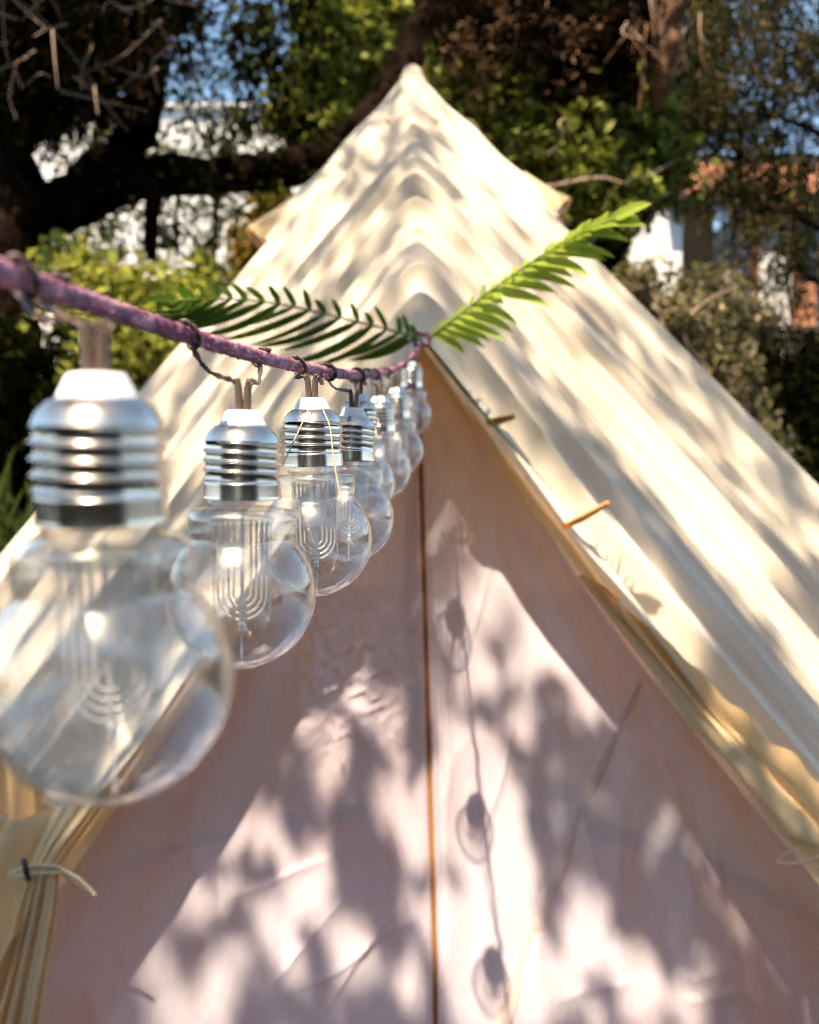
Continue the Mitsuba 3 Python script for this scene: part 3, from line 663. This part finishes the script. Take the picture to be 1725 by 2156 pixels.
window(h1, at(215, 330, 16)[0], at(215, 640, 16)[2], 1.0, 1.3, 16)
h2 = thing('house', 'house with a terracotta tile eave at the right edge', 'house')
YH = 11.0
X = lambda px: at(px, 500, YH)[0]
Z = lambda py: at(1500, py, YH)[2]
ze = Z(425)
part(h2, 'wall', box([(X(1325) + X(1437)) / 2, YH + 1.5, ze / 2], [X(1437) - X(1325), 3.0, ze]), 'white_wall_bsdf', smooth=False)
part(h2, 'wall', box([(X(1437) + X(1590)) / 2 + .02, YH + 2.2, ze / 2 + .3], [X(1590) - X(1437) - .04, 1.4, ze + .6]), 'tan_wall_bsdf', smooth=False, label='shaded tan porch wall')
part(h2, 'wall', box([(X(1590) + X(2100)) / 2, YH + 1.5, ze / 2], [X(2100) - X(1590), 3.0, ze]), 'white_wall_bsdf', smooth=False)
part(h2, 'door', box([X(1588), YH - .03, Z(600)], [.09, .12, 2.2], .01), 'door_wood_bsdf', smooth=False, label='reddish brown door post')
part(h2, 'pillar', box([X(1690), YH - .16, Z(700)], [.17, .24, 1.1], .02), 'tile_bsdf', smooth=False, label='orange brick pillar on the white wall')
window(h2, X(1765), Z(560), 1.0, 1.2, YH)
slope = np.array([0, .9, .42])
rb = part(h2, 'roof', xf(box([0, 1.9, -.06], [X(2100) - X(1400), 4.0, .08]), np.array([[1, 0, 0, (X(2100) + X(1400)) / 2], [0, .906, -.423, YH - .2], [0, .423, .906, ze + .03], [0, 0, 0, 1.0]])), 'fence_bsdf', smooth=False)
a = np.linspace(0, np.pi, 7)
for row in range(6):
    for c in range(int((X(2100) - X(1400)) / .21)):
        cx = X(1400) + .1 + c * .21; o = np.array([cx, YH - .25, ze + .02]) + slope / np.linalg.norm(slope) * (row * .36)
        s = np.linspace(0, .42, 2)
        G = np.array([[o + np.array([.095 * (1 - .12 * k) * math.cos(t), 0, .075 * math.sin(t) + .012 * (1 - k)]) + slope / np.linalg.norm(slope) * (s[k]) for t in a] for k in (0, 1)])
        G2 = np.array([[o + np.array([.078 * (1 - .12 * k) * math.cos(t), 0, .058 * math.sin(t) + .012 * (1 - k)]) + slope / np.linalg.norm(slope) * (s[k]) for t in a] for k in (0, 1)])
        lip = np.stack([G[0], G2[0]], 0)
        part(rb, 'tile', join([grid(G), grid(G2[:, ::-1]), grid(lip[::-1])]), 'tile_bsdf', smooth=True)
YF = 8.0
fk = thing('garden_fence', 'dark board fence in deep shade at the right edge', 'fence')
fx0, fx1, fz = at(1575, 700, YF)[0], at(2100, 700, YF)[0], at(1650, 688, YF)[2]
w = .16
for c in range(int((fx1 - fx0) / w)):
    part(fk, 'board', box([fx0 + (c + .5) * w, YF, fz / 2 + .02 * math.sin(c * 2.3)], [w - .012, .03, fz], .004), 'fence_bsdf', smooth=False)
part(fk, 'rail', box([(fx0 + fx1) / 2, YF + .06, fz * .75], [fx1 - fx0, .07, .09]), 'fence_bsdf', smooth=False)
tp = thing('tarpaulin', 'small dark blue tarpaulin hung on the shaded fence', 'tarpaulin')
tx0, tx1 = at(1578, 800, YF - .15)[0], at(1625, 800, YF - .15)[0]
gx_, gz_ = np.meshgrid(np.linspace(tx0, tx1, 30), np.linspace(at(1600, 770, YF)[2], at(1600, 985, YF)[2], 30), indexing='ij')
TPm = np.stack([gx_, YF - .12 + .05 * np.sin(gx_ * 26 + gz_ * 3) + .04 * np.sin(gz_ * 11), gz_], -1)
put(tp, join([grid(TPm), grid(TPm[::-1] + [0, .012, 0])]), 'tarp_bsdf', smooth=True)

# ------------------------------------------------------------------ trees
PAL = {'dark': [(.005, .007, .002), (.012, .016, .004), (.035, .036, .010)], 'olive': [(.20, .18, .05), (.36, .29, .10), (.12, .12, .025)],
       'yellow': [(.36, .38, .05), (.55, .54, .16), (.15, .19, .025)], 'green': [(.02, .03, .006), (.26, .31, .04), (.46, .50, .15)],
       'dry': [(.10, .055, .03), (.30, .19, .11), (.03, .018, .01)], 'pale': [(.52, .42, .30), (.22, .22, .07), (.05, .06, .015)], 'rust': [(.42, .20, .05), (.28, .26, .04), (.16, .20, .03)]}
def cloud(rng, blobs, per, tl, length, width, droop=.1, spread=.9):
    """blobs: (centre, radii, number of sprigs)"""
    C = []
    for c, r, n in blobs:
        d = nrm(rng.normal(0, 1, (n, 3))); rr = rng.uniform(0, 1, (n, 1)) ** (1 / 2.2)
        C.append(np.asarray(c) + d * rr * np.asarray(r) * (0.75 + 0.5 * meshkit.noise(d * 2.2 + np.asarray(c), 3))[:, None])
    C = np.vstack(C); ax = nrm(rng.normal(0, 1, C.shape) + [0, 0, -droop])
    return twig_leaves(rng, C, ax, per, tl, length, width, droop, spread)
SUNNY = [(at(190, 630, 4.3), .35), (at(330, 680, 4.4), .35), (at(130, 560, 4.4), .25), (at(430, 620, 4.6), .2), (at(770, 90, 8.2), .6), (at(700, 170, 8.3), .4), (at(575, 450, 7.0), .35), (at(550, 530, 7.0), .3), (at(1085, 195, 4.6), .2), (at(990, 205, 4.7), .18), (at(1260, 270, 4.7), .2), (at(1400, 340, 4.8), .15), (at(1390, 590, 3.6), .18), (at(1240, 390, 4.6), .15)]
def lit_filter(v, spots, grow=0.0):
    """leaves that do not stand in the sunbeams to these spots"""
    cen = v.reshape(-1, 4, 3).mean(1); ok = np.ones(len(cen), bool)
    for p, r in spots:
        d = cen - p; t = d @ SUN
        ok &= (np.linalg.norm(d - t[:, None] * SUN, axis=1) > r + grow) | (t < .45 if r > .1 else t < 0)
    return ok
def pick(v, ok):
    v = v.reshape(-1, 4, 3)[ok].reshape(-1, 3); n = int(ok.sum()); i = np.arange(n)[:, None] * 4
    return v, np.vstack([i + [[0, 1, 2]], i + [[0, 2, 3]]]), n
def crown(key, rng, blobs, pal, per=9, tl=.16, length=.06, width=.028, droop=.1, spread=.9, name='crown', label=None, gaps=False):
    v, f, n = cloud(rng, blobs, per, tl, length, width, droop, spread)
    if gaps: v, f, n = pick(v, lit_filter(v, SUNNY))
    part(key, name, (v, f), 'leaf_bsdf', smooth=False, color=leaf_colors(rng, n, PAL[pal] if isinstance(pal, str) else pal), label=label)
def B(px, py, y, rpx, n, ry=None, flat=1.0):
    """a clump of leaves seen at (px, py), y metres away, rpx wide"""
    r = rpx / FPX * y
    return (at(px, py, y), (r, ry or r, r * flat), n)
def limb(key, pts, r, name='limb', bsdf='bark_bsdf', sides=14, n=60, rough=.35, seed=0):
    c = catmull(pts, n); k = np.linspace(0, 1, n)
    part(key, name, tube(c, np.interp(k, np.linspace(0, 1, len(r)), r), sides, rough=rough, seed=seed, rscale=1.6), bsdf, smooth=True)
R1 = np.random.default_rng(101)

oak = thing('oak_tree', 'dark oak with a thick limb stretching behind the tent at the left', 'tree')
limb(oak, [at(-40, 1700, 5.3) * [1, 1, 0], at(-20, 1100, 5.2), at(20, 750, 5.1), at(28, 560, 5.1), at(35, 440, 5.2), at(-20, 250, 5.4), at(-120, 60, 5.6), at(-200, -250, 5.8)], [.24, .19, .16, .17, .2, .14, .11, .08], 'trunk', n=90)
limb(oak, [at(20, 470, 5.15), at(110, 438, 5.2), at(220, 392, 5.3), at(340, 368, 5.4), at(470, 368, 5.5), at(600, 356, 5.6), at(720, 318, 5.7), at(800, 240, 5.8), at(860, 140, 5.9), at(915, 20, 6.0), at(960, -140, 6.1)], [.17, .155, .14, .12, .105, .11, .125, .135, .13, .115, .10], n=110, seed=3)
limb(oak, [at(215, 390, 5.3), at(255, 320, 5.2), at(300, 260, 5.1), at(305, 160, 5.0), at(285, 60, 4.9), at(300, -80, 4.8)], [.10, .09, .1, .105, .095, .08], n=60, seed=5)
limb(oak, [at(30, 440, 5.2), at(45, 330, 5.3), at(72, 240, 5.4), at(68, 150, 5.5), at(90, 20, 5.6)], [.09, .06, .04, .045, .035], n=50, seed=6)
limb(oak, [at(318, 375, 5.35), at(322, 430, 5.3), at(316, 520, 5.3), at(330, 560, 5.3)], [.05, .045, .038, .02], n=30, seed=7)
limb(oak, [at(130, 430, 5.2), at(190, 350, 5.3), at(235, 325, 5.4), at(330, 300, 5.5)], [.10, .08, .06, .02], n=30, seed=8)
for i in range(26):                                       # hanging twigs
    px, py, y = R1.uniform(-20, 560), R1.uniform(-60, 260), R1.uniform(4.3, 6.3)
    p0 = at(px, py, y); d = np.array([R1.normal(0, .25), R1.normal(0, .2), -R1.uniform(.2, .55)])
    limb(oak, [p0, p0 + d * .4 + R1.normal(0, .04, 3), p0 + d * .75 + R1.normal(0, .05, 3), p0 + d], [.012, .009, .006, .003], 'twig', 'bark_bsdf', 6, 16, .2)
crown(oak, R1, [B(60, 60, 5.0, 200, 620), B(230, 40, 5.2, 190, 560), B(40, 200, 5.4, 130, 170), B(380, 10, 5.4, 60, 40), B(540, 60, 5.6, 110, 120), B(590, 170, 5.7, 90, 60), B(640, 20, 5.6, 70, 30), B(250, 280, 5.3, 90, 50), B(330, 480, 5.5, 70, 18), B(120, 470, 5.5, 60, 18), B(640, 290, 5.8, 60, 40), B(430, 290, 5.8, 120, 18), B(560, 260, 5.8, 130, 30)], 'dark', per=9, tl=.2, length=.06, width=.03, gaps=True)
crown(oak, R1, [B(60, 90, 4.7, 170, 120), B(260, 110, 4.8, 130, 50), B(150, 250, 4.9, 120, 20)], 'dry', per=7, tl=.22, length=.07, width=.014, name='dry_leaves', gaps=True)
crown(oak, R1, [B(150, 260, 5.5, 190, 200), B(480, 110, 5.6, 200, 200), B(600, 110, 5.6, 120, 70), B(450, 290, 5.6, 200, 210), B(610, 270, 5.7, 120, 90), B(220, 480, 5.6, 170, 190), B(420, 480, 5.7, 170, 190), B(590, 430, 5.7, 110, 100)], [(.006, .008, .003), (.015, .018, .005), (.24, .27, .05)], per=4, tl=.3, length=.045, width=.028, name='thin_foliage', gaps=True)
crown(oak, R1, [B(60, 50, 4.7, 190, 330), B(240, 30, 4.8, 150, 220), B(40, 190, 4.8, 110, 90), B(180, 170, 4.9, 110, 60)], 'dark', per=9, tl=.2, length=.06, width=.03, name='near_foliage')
for i in range(28):                                       # bare twigs under the crown
    p0 = at(R1.uniform(-20, 360), R1.uniform(-80, 200), R1.uniform(4.0, 4.5)); d = np.array([R1.normal(0, .22), R1.normal(0, .15), R1.normal(-.12, .16)])
    limb(oak, [p0, p0 + d * .5 + R1.normal(0, .03, 3), p0 + d], [.005, .0035, .0015], 'twig', 'pale_bark_bsdf', 5, 12, .2)
sp = thing('sparse_tree', 'thin leaved young tree standing before the white wall at the left', 'tree')
limb(sp, [at(470, 1200, 10.5) * [1, 1, 0], at(465, 800, 10.5), at(450, 560, 10.5), at(455, 400, 10.5), at(430, 240, 10.5)], [.06, .05, .04, .03, .01], 'trunk')
for pts in (((455, 560), (380, 470), (300, 430), (240, 440)), ((455, 480), (530, 420), (590, 400), (640, 330)), ((450, 420), (380, 330), (330, 300), (300, 240)), ((450, 350), (500, 280), (560, 250), (600, 240))):
    limb(sp, [at(*p, 10.4) for p in pts], [.03, .022, .015, .005], 'branch', 'bark_bsdf', 7, 24, .2)
crown(sp, R1, [B(300, 470, 10.3, 150, 45), B(440, 470, 10.3, 130, 32), B(560, 450, 10.3, 110, 20), B(450, 290, 10.4, 140, 34), B(570, 270, 10.4, 110, 22), B(220, 300, 10.4, 120, 60), B(180, 480, 10.3, 90, 40)], [(.010, .012, .004), (.05, .06, .015), (.34, .36, .10)], per=6, tl=.4, length=.11, width=.07, spread=1.1)
yt = thing('sunlit_tree', 'yellow green tree in the sun left of the tent peak', 'tree')
limb(yt, [at(800, 1500, 8.4) * [1, 1, 0], at(800, 700, 8.4), at(770, 300, 8.4), at(760, 60, 8.4)], [.12, .1, .07, .03], 'trunk')
crown(yt, R1, [B(760, 90, 8.2, 110, 420), B(690, 250, 8.2, 60, 70), B(830, 30, 8.2, 90, 260), B(700, 170, 8.4, 90, 150), B(860, 130, 8.3, 60, 100), B(620, 230, 8.6, 60, 40), B(720, 40, 8.0, 100, 200)], 'yellow', per=7, tl=.25, length=.14, width=.09)
bt = thing('garden_shrub', 'shrub with yellow and rust coloured leaves beside the left roof edge', 'shrub')
limb(bt, [at(560, 1300, 7.2) * [1, 1, 0], at(560, 800, 7.2), at(560, 560, 7.2)], [.05, .04, .02], 'stem')
crown(bt, R1, [B(575, 430, 7.0, 45, 60), B(550, 530, 7.0, 65, 110), B(610, 470, 7.1, 55, 60), B(560, 640, 7.0, 90, 200)], 'rust', per=8, tl=.2, length=.09, width=.06)
hs = thing('garden_shrub', 'sunlit yellow green shrub behind the rope at the left', 'shrub')
limb(hs, [at(220, 1500, 4.4) * [1, 1, 0], at(210, 1000, 4.4), at(200, 760, 4.4)], [.05, .035, .015], 'stem')
crown(hs, R1, [B(190, 640, 4.3, 110, 120), B(130, 555, 4.4, 55, 36), B(330, 690, 4.4, 130, 150), B(430, 620, 4.6, 70, 70), B(260, 760, 4.2, 130, 190)], 'yellow', per=6, tl=.18, length=.085, width=.055)
ds = thing('garden_shrub', 'dark shaded shrub below the near bulb plug at the far left', 'shrub')
limb(ds, [at(120, 1900, 4.2) * [1, 1, 0], at(120, 1200, 4.2), at(120, 900, 4.2)], [.05, .035, .015], 'stem')
crown(ds, R1, [B(110, 860, 4.2, 150, 420), B(60, 1010, 4.1, 160, 500), B(260, 900, 4.4, 140, 380), B(330, 800, 4.5, 110, 240), B(20, 760, 4.4, 100, 160), B(150, 1120, 4.1, 170, 400)], 'dark', per=9, tl=.16, length=.055, width=.03)
gp = thing('grass_clump', 'strap leaved clump with long blades low at the left edge', 'plant')
v_ = []
for i in range(60):
    b = at(R1.uniform(-40, 110), R1.uniform(1180, 1300), R1.uniform(3.1, 3.5)); d = np.array([R1.normal(0, .16), R1.normal(0, .1), R1.uniform(.25, .5)])
    v_.append(leaflet(b, b + d, .022, .05, np.array([R1.normal(0, .4), -1, .3]), 7))
n_ = sum(len(a[0]) for a in v_)
part(gp, 'blade', join(v_), 'leaf_bsdf', smooth=True, color=np.tile([.05, .075, .02], (n_, 1)), kind='stuff')

rs = thing('leafy_tree', 'tree with bright green leaves and pale bare branches right of the tent peak', 'tree')
limb(rs, [at(1250, 1500, 5.0) * [1, 1, 0], at(1240, 900, 5.0), at(1215, 560, 5.0), at(1180, 420, 4.9), at(1150, 300, 4.9)], [.07, .055, .04, .03, .012], 'trunk', 'pale_bark_bsdf')
for pts, r0_ in [(((1215, 560), (1110, 390), (1040, 370), (980, 300)), .018), (((1180, 420), (1060, 395), (1000, 408), (960, 420)), .015), (((1040, 370), (1020, 300), (990, 255), (960, 262)), .011), (((1060, 390), (1025, 285), (1035, 215), (1050, 170)), .011), (((1150, 395), (1260, 375), (1330, 385), (1420, 340)), .013), (((1150, 330), (1190, 290), (1180, 255), (1250, 228)), .011), (((1215, 540), (1320, 430), (1380, 420), (1440, 395)), .013), (((1200, 470), (1130, 460), (1080, 440), (1040, 450)), .011)]:
    y0 = R1.uniform(4.3, 4.65)
    limb(rs, [at(*p, y0 + .06 * j) for j, p in enumerate(pts)], [r0_, r0_ * .8, r0_ * .6, r0_ * .3], 'branch', 'pale_bark_bsdf', 8, 30, .2)
crown(rs, R1, [B(990, 205, 4.7, 75, 95), B(1085, 195, 4.6, 70, 95), B(1120, 330, 4.6, 80, 80), B(1180, 360, 4.6, 80, 80), B(1260, 260, 4.7, 90, 110), B(1230, 330, 4.7, 90, 110), B(1340, 215, 4.8, 80, 80), B(1370, 320, 4.8, 80, 80), B(1430, 380, 4.8, 60, 30), B(1040, 300, 4.7, 70, 50), B(1210, 180, 4.8, 90, 60), B(1280, 400, 4.6, 90, 90), B(1190, 430, 4.7, 70, 60), B(940, 150, 4.9, 50, 40)], 'green', per=6, tl=.16, length=.085, width=.05)
hd = thing('hedge_tree', 'dense dark evergreen behind the bright leaves right of the tent peak', 'tree')
limb(hd, [at(1300, 1400, 6.8) * [1, 1, 0], at(1300, 800, 6.8), at(1280, 400, 6.8), at(1250, 100, 6.8)], [.16, .13, .09, .05], 'trunk')
crown(hd, R1, [B(1010, 330, 6.6, 130, 900), B(1130, 420, 6.6, 150, 1000), B(1130, 230, 6.7, 170, 1400), B(1290, 260, 6.8, 170, 1400), B(1230, 420, 6.7, 140, 800), B(1400, 200, 6.8, 130, 800), B(1360, 370, 6.9, 80, 220), B(1010, 90, 6.8, 150, 1000), B(1200, 80, 6.7, 170, 1500), B(1380, 60, 6.7, 140, 900), B(1260, 520, 6.7, 60, 160)], 'dark', per=9, tl=.2, length=.075, width=.045, gaps=True)
pn = thing('shaggy_tree', 'shaggy barked trunk hanging over from the top right', 'tree')
limb(pn, [at(1395, -400, 4.3), at(1400, -80, 4.3), at(1405, 70, 4.32), at(1395, 160, 4.35), at(1385, 235, 4.4)], [.12, .10, .085, .06, .012], 'trunk', 'fiber_bark_bsdf', 22, 60, .5, 9)
limb(pn, [at(1300, -60, 4.3), at(1345, 50, 4.3), at(1355, 150, 4.3), at(1345, 235, 4.32)], [.02, .018, .013, .005], 'branch', 'fiber_bark_bsdf', 10, 40, .4, 4)
for i in range(34):
    p0 = at(R1.uniform(1320, 1480), R1.uniform(-60, 110), R1.uniform(4.15, 4.3)); d = np.array([R1.normal(0, .05), R1.normal(0, .04), -R1.uniform(.08, .22)])
    limb(pn, [p0, p0 + d * .5 + R1.normal(0, .015, 3), p0 + d], [.006, .005, .002], 'bark_strip', 'fiber_bark_bsdf' if i % 3 else 'pale_bark_bsdf', 5, 10, .3)
crown(pn, R1, [B(1010, 20, 4.6, 110, 260), B(1150, 30, 4.5, 140, 500), B(1280, 60, 4.5, 130, 460), B(1060, 110, 4.8, 90, 150), B(1240, 150, 4.7, 90, 170)], [(.007, .004, .002), (.03, .018, .010), (.006, .007, .003)], per=10, tl=.2, length=.07, width=.02, gaps=True)
crown(pn, R1, [B(990, 120, 4.4, 70, 28), B(1060, 60, 4.3, 80, 22), B(1170, 90, 4.3, 90, 16)], 'dry', per=6, tl=.2, length=.06, width=.018, name='dry_leaves')
ft = thing('feathery_tree', 'tree with fine hanging foliage against the sky at the right edge', 'tree')
limb(ft, [at(1790, 1500, 5.2) * [1, 1, 0], at(1770, 800, 5.2), at(1760, 300, 5.2), at(1740, -150, 5.2)], [.1, .085, .07, .05], 'trunk')
for pts in (((1770, 500), (1700, 470), (1600, 430), (1530, 470)), ((1760, 300), (1680, 260), (1600, 240), (1500, 250)), ((1760, 620), (1680, 560), (1640, 470), (1570, 390)), ((1750, 100), (1660, 60), (1560, 60), (1470, 20)), ((1690, 340), (1668, 480), (1660, 600), (1672, 720)), ((1560, 250), (1555, 380), (1548, 470), (1540, 560))):
    y0 = R1.uniform(4.9, 5.4)
    limb(ft, [at(*p, y0) for p in pts], [.02, .015, .01, .004], 'branch', 'bark_bsdf', 8, 30, .2)
crown(ft, R1, [B(1530, 60, 5.2, 120, 260), B(1640, 30, 5.2, 110, 190), B(1540, 190, 5.1, 110, 200), B(1650, 200, 5.2, 100, 170), B(1700, 330, 5.3, 90, 140), B(1560, 340, 5.2, 110, 220), B(1500, 270, 5.2, 80, 120), B(1640, 430, 5.2, 100, 190), B(1600, 380, 5.2, 90, 120), B(1710, 130, 5.0, 80, 160), B(1530, 430, 5.2, 80, 90), B(1700, 540, 5.1, 60, 60), B(1600, 520, 5.1, 100, 110), B(1660, 600, 5.1, 80, 90)], [(.025, .04, .015), (.05, .065, .02), (.30, .22, .10)], per=10, tl=.2, length=.042, width=.016, droop=.5)
ls = thing('dry_shrub', 'shrub with pale dry leaves over the right roof edge', 'shrub')
limb(ls, [at(1520, 1600, 3.6) * [1, 1, 0], at(1510, 1100, 3.6), at(1490, 800, 3.6), at(1460, 640, 3.6)], [.04, .032, .02, .008], 'stem', 'pale_bark_bsdf')
for pts in (((1490, 800), (1420, 740), (1390, 660), (1370, 600)), ((1490, 780), (1440, 700), (1480, 640), (1560, 600)), ((1500, 900), (1430, 830), (1390, 760), (1330, 720)), ((1500, 860), (1460, 800), (1450, 880), (1400, 900))):
    limb(ls, [at(*p, 3.5) for p in pts], [.011, .009, .006, .002], 'branch', 'pale_bark_bsdf', 7, 26, .2)
crown(ls, R1, [B(1345, 600, 3.6, 55, 50), B(1390, 670, 3.6, 60, 60), B(1450, 690, 3.6, 80, 100), B(1490, 620, 3.7, 70, 50), B(1520, 780, 3.6, 80, 110), B(1560, 900, 3.6, 70, 110), B(1430, 760, 3.6, 60, 80), B(1580, 680, 3.8, 50, 40), B(1610, 950, 3.5, 60, 70)], 'pale', per=8, tl=.12, length=.045, width=.025)
sh = thing('dark_shrub', 'dark shaded shrub under the fence at the right edge', 'shrub')
limb(sh, [at(1680, 1700, 4.6) * [1, 1, 0], at(1680, 1200, 4.6), at(1680, 1000, 4.6)], [.04, .03, .01], 'stem')
crown(sh, R1, [B(1690, 940, 4.6, 130, 420), B(1620, 860, 4.9, 110, 260), B(1740, 800, 4.9, 110, 250), B(1540, 760, 5.0, 110, 260), B(1450, 700, 5.2, 90, 160), B(1780, 1050, 4.4, 150, 300)], 'dark', per=9, tl=.16, length=.055, width=.03)

# unseen crown added over tent and camera; leaves and gaps shaped for dappled shade
def sun_plane(p):
    """where the sunbeam through p meets the level of the tent roof"""
    return p[:, :2] - SUN[:2] / SUN[2] * (p[:, 2:] - 1.7)
DOOR_SUN = [(door_pix(px, py), r * 4.4e-4) for px, py, r in ((1070, 1190, 48), (1150, 1262, 40), (1222, 1290, 26), (1012, 1420, 50), (1105, 1400, 42), (1100, 1520, 40), (1245, 1480, 40), (955, 1590, 52), (1085, 1820, 66), (1110, 1890, 40), (700, 1400, 58), (640, 1490, 56), (760, 1470, 50), (560, 1500, 44), (820, 1520, 52), (700, 1590, 60), (480, 1720, 60), (560, 1760, 48), (640, 1860, 66), (850, 1700, 60), (880, 1790, 46), (590, 1960, 50), (730, 2010, 56), (940, 1950, 50), (860, 2060, 44), (985, 2110, 60), (1240, 1960, 72), (1200, 2060, 44), (1350, 2090, 74), (1460, 2130, 50), (1560, 1700, 60), (1530, 1790, 44), (1630, 1900, 40), (345, 2050, 46), (450, 2120, 60), (400, 1900, 46), (1140, 2140, 40))]
LIT = [(at(1150, 560, 1.2), .07), (at(1250, 490, 1.16), .09), (at(1330, 460, 1.13), .06), (TOPS[0][0], .05), (TOPS[2][0], .035), (TOPS[5][0], .05), (TOPS[6][0], .05), (at(*BULBS[0][0]), .07), (at(*BULBS[2][0]), .06)]
R2 = np.random.default_rng(77)
NC = 15000
NC += 700
C = np.stack([R2.uniform(-5.5, 5.0, NC), R2.uniform(-4.6, 4.9, NC), R2.uniform(0, 1, NC)], -1)
C[-700:, :2] = np.stack([R2.uniform(-.95, .95, 700), R2.uniform(.6, 1.5, 700)], 1)            # more twigs above the door
C[:, 2] = np.where(C[:, 1] > 3.0, 5.2, 4.7) + C[:, 2] * 1.2
C[-700:, :2] += SUN[:2] / SUN[2] * (C[-700:, 2:] - 1.7)
q = sun_plane(C); q3 = np.concatenate([q, 0 * q[:, :1]], 1)
roofz = (q[:, 1] > 1.12) | (np.abs(q[:, 0]) > .5)
FALL = np.where(q[:, :1] > 0, np.array([[.58, -.81]]), np.array([[-.73, -.68]]))            # where the roof's lines of fall point, seen from the sun
qa, qb = (q * FALL).sum(1), q[:, 0] * FALL[:, 1] - q[:, 1] * FALL[:, 0]
qr = np.stack([qa, qb, 0 * qa + (q[:, 0] > 0) * 7], -1)
dens = np.where(roofz, .55 * meshkit.noise(qr * [1.1, 7, 1], 61) + .45 * meshkit.noise(qr * [2.2, 15, 1], 62), .5 * meshkit.noise(q3 * [5, 6, 1], 63) + .5 * meshkit.noise(q3 * [11, 15, 1], 64))
tent_zone = np.exp(-((q[:, 0] / 1.7) ** 4 + ((q[:, 1] - 1.2) / 1.5) ** 4))
thr = np.where(tent_zone > .3, np.where(roofz, .425, .22), .50)
thr = np.where(C[:, 1] > 2.4, np.where(C[:, 0] < -.9, .36, .55), thr)
thr = np.where(C[:, 1] < -2.7, .80, thr)
keep = dens > thr
C = np.where((~roofz & (tent_zone > .3))[:, None], C - SUN * 1.55, C)                       # the low twigs above the door
C = C[keep]; roofz = (roofz & (tent_zone > .3))[keep]; FALL = FALL[keep]
ax = nrm(R2.normal(0, 1, C.shape) * [1, 1, .4])
v1, f, n = twig_leaves(R2, C[~roofz], ax[~roofz], 9, .2, .062, .034, .1, .8)
ax = nrm(np.concatenate([FALL, 0 * FALL[:, :1]], 1) * R2.choice([-1, 1], (len(C), 1)) + R2.normal(0, .10, C.shape))
v2, f, n = twig_leaves(R2, C[roofz], ax[roofz], 8, .40, .11, .022, .05, .10)            # long leaved sprays
v = np.vstack([v1, v2])
v, f, n = pick(v, lit_filter(v, LIT, .03) & lit_filter(v, DOOR_SUN, .013) & lit_filter(v, SUNNY))
part(oak, 'added_shade_crown', (v, f), 'leaf_bsdf', smooth=False, color=leaf_colors(R2, n, PAL['olive']))  # unseen leaves, coloured warm to tint the shade below
for pts in (((-2.6, 5.6, 4.6), (-2.2, 3.4, 5.2), (-2.6, 1.2, 5.3), (-2.7, -1.2, 5.4), (-2.2, -3.6, 5.5)), ((-2.3, 3.6, 5.2), (-.8, 2.8, 5.5), (1.2, 2.6, 5.6), (3.4, 3.0, 5.7)), ((-2.6, 1.2, 5.3), (-3.4, .2, 5.4), (-4.4, -1.2, 5.5))):
    limb(oak, [np.array(p) for p in pts], [.12, .09, .06, .04, .02][:len(pts)], 'bough', n=60, seed=2)

# unseen hedge, added behind the camera to darken what the screw caps mirror
hg = thing('added_hedge', 'dark green hedge added unseen behind the camera, mirrored in the bulb caps', 'hedge')
crown(hg, R1, [((x, -8.5 + R1.uniform(-.6, .6), z), (1.5, 1.0, 1.2), 420) for x in np.arange(-13, 13.1, 1.6) for z in (.9, 2.6, 4.3, 5.8)], 'dark', per=9, tl=.3, length=.14, width=.08)
for x in np.arange(-12, 12.1, 4.0):
    limb(hg, [(x, -8.5, 0), (x, -8.5, 1.5), (x + .1, -8.5, 3.2)], [.08, .06, .02], 'stem', n=20)
